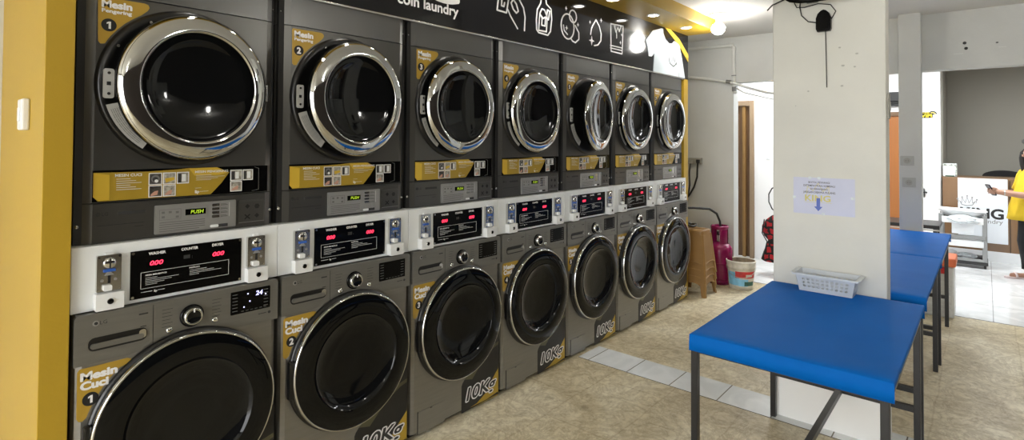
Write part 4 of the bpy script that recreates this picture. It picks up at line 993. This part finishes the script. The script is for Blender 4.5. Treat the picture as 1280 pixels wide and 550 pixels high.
tray(.07, .05, 'bottom_tray', 'greymetal'); tray(.26, .08, 'middle_tray', 'whiteplastic'); tray(.55, .08, 'top_tray', 'whiteplastic')
b = MB(); b.box(TX-.03, TX+.35, TY0-.01, TY1+.01, .045, .085, 'blackplastic', .006); b.build('base_frame', t)
b = MB(); b.box(TX-.026, TX-.012, TY0+.01, TY1-.01, .36, .41, 'greymetal', .004); b.build('cross_bar', t)
for x in (TX+.01, TX+.31):
    for y in (TY0+.02, TY1-.02):
        b = MB(); b.cyl((x, y-.012, .025), (x, y+.012, .025), .025, 'rubber'); b.build('castor', t)
t = thing('laundry_basket', 'white shallow basket on top of the trolley, filled with clear plastic bags', 'basket', (TX+.16, -2.07, .64))
b = MB()
for k, (hh, zz) in enumerate(((0,0),)):
    i = b.mi('whiteplastic')
    rows = [(.10,.15,.69),(.13,.19,.695),(.165,.215,.745),(.18,.245,.775),(.19,.262,.772),(.175,.24,.765),(.16,.22,.74),(.12,.18,.705),(.05,.05,.702)]
    rings = [[b.bm.verts.new((TX+.16+rx*math.copysign(abs(math.cos(q))**.55, math.cos(q)), -2.07+ry*math.copysign(abs(math.sin(q))**.55, math.sin(q)), z-.062+.01*math.sin(q))) for q in [2*PI*j/32 for j in range(32)]] for rx, ry, z in rows]
    for A, B in zip(rings, rings[1:]):
        for j in range(32):
            f = b.face([A[j], A[(j+1) % 32], B[(j+1) % 32], B[j]], i); f.smooth = True
    b.face(rings[0], i); b.face(rings[-1], i)
b.build('basket_body', t)
def crumple(c, sc, seed, m='clear', amp=.25):
    import mathutils
    b = MB(); q = bmesh.new(); bmesh.ops.create_icosphere(q, subdivisions=4, radius=1)
    for v in q.verts:
        n = mathutils.noise.noise(v.co*2.2+Vector((seed,seed*2,0)))*amp+mathutils.noise.noise(v.co*6+Vector((seed,0,1)))*amp*.4
        v.co = v.co*(1+n); v.co = Vector((v.co.x*sc[0], v.co.y*sc[1], v.co.z*sc[2]))+Vector(c)
    b.merge(q, b.mi(m)); return b
crumple((TX+.0,-2.09,.60), (.08,.16,.055), 3).build('plastic_bag', label='clear crumpled plastic bag bulging over the trolley top tray', cat='bag')
crumple((TX+.15,-2.12,.125), (.09,.10,.035), 5).build('plastic_bag', label='crumpled plastic bag on the bottom tray of the trolley, right side', cat='bag')
crumple((TX+.15,-1.97,.135), (.08,.06,.05), 8, 'whiteplastic').build('cloth_bundle', label='white crumpled bundle on the bottom tray of the trolley, left side', cat='cloth')
b = MB(); b.box(TX-.034, TX-.028, -2.20, -1.98, .42, .60, 'panelwhite', .002); b.build('white_card', label='blank white card hanging on the front of the trolley', cat='card')

# container with orange lid under the far table
t = thing('storage_container', 'milky plastic container with orange lid, on the floor behind the table legs', 'container', (6.0, -1.98, 0))
b = MB(); b.box(5.87, 6.19, -2.095, -1.82, 0.0, .46, 'milky', .02, 3)
for z in (.06,.10,.14,.18,.22,.26,.30,.34): b.box(5.864, 5.872, -2.07, -1.85, z, z+.02, 'milky', .003)
b.box(5.862, 5.874, -1.975, -1.945, .04, .38, 'milky', .004)
b.build('container_body', t)
b = MB(); b.box(5.855, 6.205, -2.11, -1.805, .46, .535, 'orangelid', .014, 3); b.build('lid', t)
b = MB(); b.box(5.848, 5.872, -2.04, -1.975, .395, .455, 'redlatch', .008); b.build('latch', t)

# low black table beyond
t = thing('low_side_table', 'low black-topped table behind the far blue table', 'table', (7.4, -1.6, 0))
b = MB(); b.box(7.15, 7.65, -1.93, -1.20, .625, .665, 'blackplastic', .004); b.box(7.148, 7.152, -1.93, -1.20, .605, .620, 'board'); b.build('tabletop', t)
for x in (7.19, 7.61):
    for y in (-1.89, -1.24):
        b = MB(); b.box(x-.018, x+.018, y-.018, y+.018, 0, .625, 'blackmetal', .002); b.build('leg', t)
b = MB(); b.box(9.285, 9.302, -1.83, -1.605, .01, 2.0, 'backwhite', .002); t = S('door_3', b)
b = MB(); b.box(9.285, 9.3, -1.668, -1.640, .79, .93, 'greymetal', .004); b.build('back_plate', t, label='grey handle plate')
b = MB(); b.cyl((9.25,-1.655,.87),(9.29,-1.655,.87),.012,'blackplastic'); b.box(9.245, 9.262, -1.69, -1.645, .858, .882, 'blackplastic', .004); b.build('lever', t)
FWF = Frame((9.284, 0, 0), (0,-1,0), (0,0,1))
t = thing('wifi_sign', 'small yellow and black WIFI sign on the bright wall', 'sign', (9.29, -1.70, 1.92))
b = MB(); b.rect(FWF, 1.58, 1.755, 1.925, 1.985, 0, .010, 'gloss', .004); b.rect(FWF, 1.58, 1.735, 1.985, 2.005, 0, .010, 'gloss', .003)
b.text(FWF, 'WIFI', 1.588, 1.934, .044, 0, .0112, 'wifi', width=.158, bold=.04); b.text(FWF, 'FREE', 1.60, 1.988, .014, 0, .0112, 'wifi', width=.12, bold=.04); b.build('sign_plate', t)
b = MB()
for r in (.018, .034, .05): b.stroke(FWF, [(1.752+r*math.cos(math.radians(q)), 1.965+r*math.sin(math.radians(q))) for q in range(20, 125, 15)], .009 if r < .05 else .012, 0, .008 if r != .034 else .0085, 'gloss' if r != .034 else 'wifi')
b.build('signal_waves', t)

# ------------------------------------------------------------------ person
def skin_obj(name, verts, edges, radii, m, parent=None, root=0, sub=2, origin=None, **tg):
    me = bpy.data.meshes.new(name+'_s'); me.from_pydata([tuple(v) for v in verts], edges, []); o = bpy.data.objects.new(name+'_s', me); COL.objects.link(o)
    sk = o.modifiers.new('s', 'SKIN'); sk.use_smooth_shade = True
    for k, r in enumerate(radii):
        d = me.skin_vertices[0].data[k]; d.radius = r if isinstance(r, tuple) else (r, r); d.use_root = (k == root)
    ss = o.modifiers.new('u', 'SUBSURF'); ss.levels = sub; ss.render_levels = sub
    bpy.context.view_layer.update()
    me2 = bpy.data.meshes.new_from_object(o.evaluated_get(bpy.context.evaluated_depsgraph_get()))
    bpy.data.objects.remove(o)
    b = MB(); q = bmesh.new(); q.from_mesh(me2); bpy.data.meshes.remove(me2)
    for f in q.faces: f.smooth = True
    b.merge(q, b.mi(m)); return b
PX, PY = 8.20, -2.735
fw = Vector((-.42, .907, 0)); rt = Vector((.907, .42, 0))     # facing direction and her right
def PW(r, f, z): return Vector((PX, PY, 0))+rt*r+fw*f+Vector((0,0,z))
pr = thing('person', 'person in yellow T-shirt and black trousers holding a phone, at the right edge', 'person', (PX, PY, 0))
V, Eg, R_ = [], [], []
def add(p, r, par=None):
    V.append(p); R_.append(r); k = len(V)-1
    if par is not None: Eg.append((par, k))
    return k
pel = add(PW(0,0,.84), (.155,.12))
sp = add(PW(0,.01,.98), (.13,.10), pel); ch = add(PW(0,.0,1.14), (.15,.105), sp); nk = add(PW(0,.005,1.285), .055, ch); nk2 = add(PW(0,.005,1.335), .048, nk)
hd = add(PW(0,.012,1.395), (.070,.082), nk2); hd2 = add(PW(0,.004,1.455), (.092,.108), hd); hd3 = add(PW(0,-.01,1.515), (.075,.085), hd2)
for s_ in (-1, 1):
    sh = add(PW(s_*.155,0,1.22), .058, ch); el = add(PW(s_*.20,.05,.975), .048, sh); fa = add(PW(s_*.16,.18,.985), .042, el); wr = add(PW(s_*.06,.315,1.005), .029, fa)
    pm = add(PW(s_*.038,.355,1.010), (.034,.021), wr); pm2 = add(PW(s_*.03,.39,1.015), (.034,.018), pm)
    hp = add(PW(s_*.085,0,.78), .088, pel); kn = add(PW(s_*.09,.015+.03*s_,.43), .055, hp); cf = add(PW(s_*.09,-.02+.04*s_,.30), .052, kn); an = add(PW(s_*.09,-.02+.05*s_,.085), .032, cf)
    hl = add(PW(s_*.09,-.015+.05*s_,.045), .034, an); to = add(PW(s_*.095,.09+.05*s_,.036), (.036,.022), hl); to2 = add(PW(s_*.10,.15+.05*s_,.03), (.036,.014), to)
body = skin_obj('body', V, Eg, R_, 'skin', sub=2).build('body', pr)
# fingers curled around the phone
for s_ in (-1, 1):
    for k in range(4):
        z = 1.040-.016*k; L_ = (.9, 1., .95, .8)[k]
        q = skin_obj('f', [PW(s_*.036,.385,z), PW(s_*.045,.385+.03*L_,z), PW(s_*.034,.385+.05*L_,z), PW(s_*.012,.385+.055*L_,z)], [(0,1),(1,2),(2,3)], [.0085,.008,.0075,.0065], 'skin', sub=1)
        q.build('finger', pr)
    q = skin_obj('f', [PW(s_*.03,.355,1.025), PW(s_*.03,.375,1.048), PW(s_*.012,.395,1.056)], [(0,1),(1,2)], [.011,.0095,.008], 'skin', sub=1); q.build('thumb', pr)
# T-shirt: torso shell and sleeves, open at neck, cuffs and hem
def shell(b, rows, m, n=28, wob=.0, seed=1):
    import mathutils
    i = b.mi(m); rings = []
    for c, ax, ay, rx, ry in rows:
        rings.append([b.bm.verts.new(c+ax*(rx+wob*mathutils.noise.noise(Vector((k*.7, c.z*9, seed))))*math.cos(2*PI*k/n)+ay*(ry+wob*mathutils.noise.noise(Vector((k*.7+9, c.z*9, seed))))*math.sin(2*PI*k/n)) for k in range(n)])
    for A, B in zip(rings, rings[1:]):
        for k in range(n):
            f = b.face([A[k], A[(k+1) % n], B[(k+1) % n], B[k]], i)
            if f: f.smooth = True
    return b
b = MB(); rw = []
for z, rx, ry, f in ((.70,.215,.205,.04),(.76,.215,.20,.035),(.84,.21,.19,.03),(.94,.20,.175,.025),(1.04,.19,.155,.015),(1.12,.185,.138,.005),(1.18,.180,.125,0),(1.225,.155,.105,0),(1.262,.105,.085,.005),(1.285,.075,.072,.01)):
    rw.append((PW(0,f,z), rt, fw, rx, ry))
shell(b, rw, 'shirt', wob=.02)
for s_ in (-1, 1):
    a0, a1 = PW(s_*.12,0,1.235), PW(s_*.205,.022,1.03); d = (a1-a0).normalized(); ax = d.cross(fw).normalized(); ay = d.cross(ax)
    shell(b, [(a0+(a1-a0)*q, ax, ay, r, r*1.05) for q, r in ((-.12,.05),(0,.078),(.3,.084),(.65,.082),(1,.084))], 'shirt', 20, .01)
o = b.build('t_shirt', pr); m_ = o.modifiers.new('t', 'SOLIDIFY'); m_.thickness = .004; m_.offset = -1
b = MB()
shell(b, [(PW(0,0,z), rt, fw, rx, ry) for z, rx, ry in ((.92,.15,.12),(.86,.175,.14),(.78,.19,.15),(.72,.185,.145))], 'trouser')
for s_ in (-1, 1):
    shell(b, [(PW(s_*x, f, z), rt, fw, r, r*1.05) for x, f, z, r in ((.085,0,.80,.10),(.087,.0,.70,.10),(.09,.01+.01*s_,.58,.085),(.09,.015+.03*s_,.44,.070),(.09,.0+.035*s_,.34,.066),(.09,-.015+.04*s_,.22,.056),(.09,-.02+.05*s_,.12,.048))], 'trouser', 22, .008)
o = b.build('trousers', pr); m_ = o.modifiers.new('t', 'SOLIDIFY'); m_.thickness = .003; m_.offset = -1
b = MB()
q = bmesh.new(); bmesh.ops.create_uvsphere(q, u_segments=24, v_segments=16, radius=1)
for v in q.verts:
    c = v.co.copy(); face = max(0, c.y-.35) if c.z < .45 else 0
    p = PW(c.x*.098, -.02+c.y*.115-face*.06, 1.475+c.z*.098)
    if c.y > .4 and c.z < .35: p = PW(c.x*.06, .0+c.y*.03, 1.475+c.z*.06)
    v.co = p
for f in q.faces: f.smooth = True
b.merge(q, b.mi('hair'))
shell(b, [(PW(0,f,z), rt, fw, rx, ry) for z, rx, ry, f in ((1.50,.085,.07,-.03),(1.42,.09,.06,-.045),(1.34,.085,.05,-.06),(1.27,.075,.042,-.085),(1.22,.055,.03,-.10),(1.19,.02,.012,-.105))], 'hair', wob=.008)
for s_ in (-1, 1):
    shell(b, [(PW(s_*x, f, z), rt, fw, rx, ry) for z, x, f, rx, ry in ((1.53,.055,-.01,.03,.06),(1.47,.082,.015,.026,.075),(1.40,.088,.025,.028,.075),(1.32,.085,.03,.028,.062),(1.25,.08,.035,.024,.045),(1.20,.075,.04,.01,.02))], 'hair', 20, .006)
b.build('hair', pr)
b = MB()
b.prism(Frame(PW(0,0,0), rt, fw), [(-.015,.080),(.015,.080),(.007,.112),(-.007,.112)], 1.420, 1.446, 'skin'); b.build('nose', pr)
for s_ in (-1, 1):
    b = MB(); b.ball(PW(s_*.028,.086,1.462), .0085, 'whitebox', 12, (1,1,.6)); b.ball(PW(s_*.028,.0915,1.462), .0045, 'hair', 10); b.build('eye', pr)
    b = MB(); b.ball(PW(s_*.08,-.015,1.445), .02, 'skin', 12, (.5,.9,1.3)); b.build('ear', pr)
b = MB(); b.ball(PW(0,.084,1.392), .016, 'lip', 12, (1.2,.6,.35)); b.build('mouth', pr)
b = MB(); c = PW(-.045,.292,1.035); b.lathe([(.030,-.006),(.032,0),(.030,.006)], PW(-.062,.312,1.005), (fw*.9+rt*.4), 'wire', 20); b.build('bracelet', pr)
for s_ in (-1, 1):
    b = MB(); fr = Frame(PW(0,0,0), rt, fw); cc = s_*.097
    y0 = -.06+.05*s_
    P = [(cc-.032,y0),(cc-.02,y0-.012),(cc+.02,y0-.012),(cc+.032,y0),(cc+.034,y0+.10),(cc+.045,y0+.19),(cc+.03,y0+.245),(cc,y0+.26),(cc-.03,y0+.245),(cc-.042,y0+.19),(cc-.034,y0+.10)]
    b.prism(fr, P, .0045, .024, 'sandal')
    pts = [PW(cc-.045, y0+.155, .02)]+[PW(cc+.048*math.cos(math.radians(q)), y0+.155, .02+.05*math.sin(math.radians(q))) for q in range(160, 10, -20)]+[PW(cc+.045, y0+.155, .02)]
    b.tube(pts, .011, 'sandal', 8); b.build('slipper', pr)
b = MB(); a = PW(0,.385,1.055)
fr = Frame(PW(0,.405,1.01), rt, (fw*.5+Vector((0,0,1))*.86)); b.rect(fr, -.045, .045, -.05, .095, -.006, .006, 'phone', .01)
b.build('smartphone', label='dark smartphone held in both hands by the person in yellow', cat='phone')

# ------------------------------------------------------------------ lighting
# unseen ceiling panels added to brighten the back room (above the frame)
lp = None
for k, (x, y) in enumerate(((7.9,-2.9),(7.9,-1.5),(6.7,-.35),(8.6,-4.0))):
    if lp is None:
        lp = thing('fill_panel_light', 'x', 'ceiling light', (x, y, 2.76), 'unseen ceiling panels added over the back room')
        b = MB(); b.box(x-.32, x+.32, y-.32, y+.32, 2.77, 2.80, 'whitebox', .004); b.build('light_frame', lp)
        b = MB(); b.box(x-.29, x+.29, y-.29, y+.29, 2.762, 2.771, 'tube'); b.build('diffuser', lp); c = lp
    else: c = copy_tree(lp); c.location = (x, y, 2.76)
    c['label'] = 'unseen square lit panel added on the back room ceiling to brighten it'
    L = bpy.data.lights.new('fill_panel_glow', 'AREA'); L.shape = 'SQUARE'; L.size = .55; L.energy = (24, 34, 20, 14)[k]; L.color = (.95,.98,1)
    o = bpy.data.objects.new('fill_panel_glow', L); COL.objects.link(o); o.location = (x, y, 2.75)
b = MB(); b.box(-30, -4.2, -25, 20, -.12, -.06, M['ceil']); S('ground_outside', b)
w = bpy.data.worlds.new('World'); SC.world = w; w.use_nodes = True
nt = w.node_tree; bg = nt.nodes['Background']
sky = nt.nodes.new('ShaderNodeTexSky'); sky.sky_type = 'HOSEK_WILKIE'; sky.sun_direction = (-.2, .75, .63); sky.turbidity = 6
mx = nt.nodes.new('ShaderNodeMix'); mx.data_type = 'RGBA'; mx.inputs[0].default_value = .75
nt.links.new(sky.outputs[0], mx.inputs[6]); mx.inputs[7].default_value = (1, 1, 1, 1)
nt.links.new(mx.outputs[2], bg.inputs['Color']); bg.inputs['Strength'].default_value = 7.5
# daylight entering through the shop front
L = bpy.data.lights.new('shopfront_daylight', 'AREA'); L.shape = 'RECTANGLE'; L.size = 4.6; L.size_y = 2.6; L.energy = 10; L.cycles.is_portal = True
o = bpy.data.objects.new('shopfront_daylight', L); COL.objects.link(o); o.location = (-4.1, -2.1, 1.31); o.rotation_euler = (0, -PI/2, 0)

# ------------------------------------------------------------------ camera
cam = bpy.data.cameras.new('camera'); co = bpy.data.objects.new('camera', cam); COL.objects.link(co)
YAW, PIT, ROL, F, PPY = 41.0072, 1.066, .3336, 681.1053, 162.5346
y, p, r = map(math.radians, (YAW, PIT, ROL))
f = Vector((math.cos(y)*math.cos(p), math.sin(y)*math.cos(p), math.sin(p))); rr = Vector((math.sin(y), -math.cos(y), 0)); up = rr.cross(f)
r2 = rr*math.cos(r)+up*math.sin(r); u2 = up*math.cos(r)-rr*math.sin(r)
mw = Matrix((( r2.x, u2.x, -f.x, -.4096), (r2.y, u2.y, -f.y, -2.318), (r2.z, u2.z, -f.z, 1.5745), (0,0,0,1)))
co.matrix_world = mw
cam.sensor_fit = 'HORIZONTAL'; cam.sensor_width = 36; cam.lens = F/1280*36; cam.shift_x = 0; cam.shift_y = -(275-PPY)/1280; cam.clip_start = .05; cam.clip_end = 200
SC.camera = co
SC.view_settings.view_transform = 'Standard'; SC.view_settings.look = 'None'; SC.view_settings.gamma = 1; SC.view_settings.use_curve_mapping = False
SC.view_settings.exposure = 0.4
SC.cycles.use_denoising = True
SC.cycles.max_bounces = 10; SC.cycles.diffuse_bounces = 5; SC.cycles.glossy_bounces = 5
SC.cycles.sample_clamp_indirect = 8
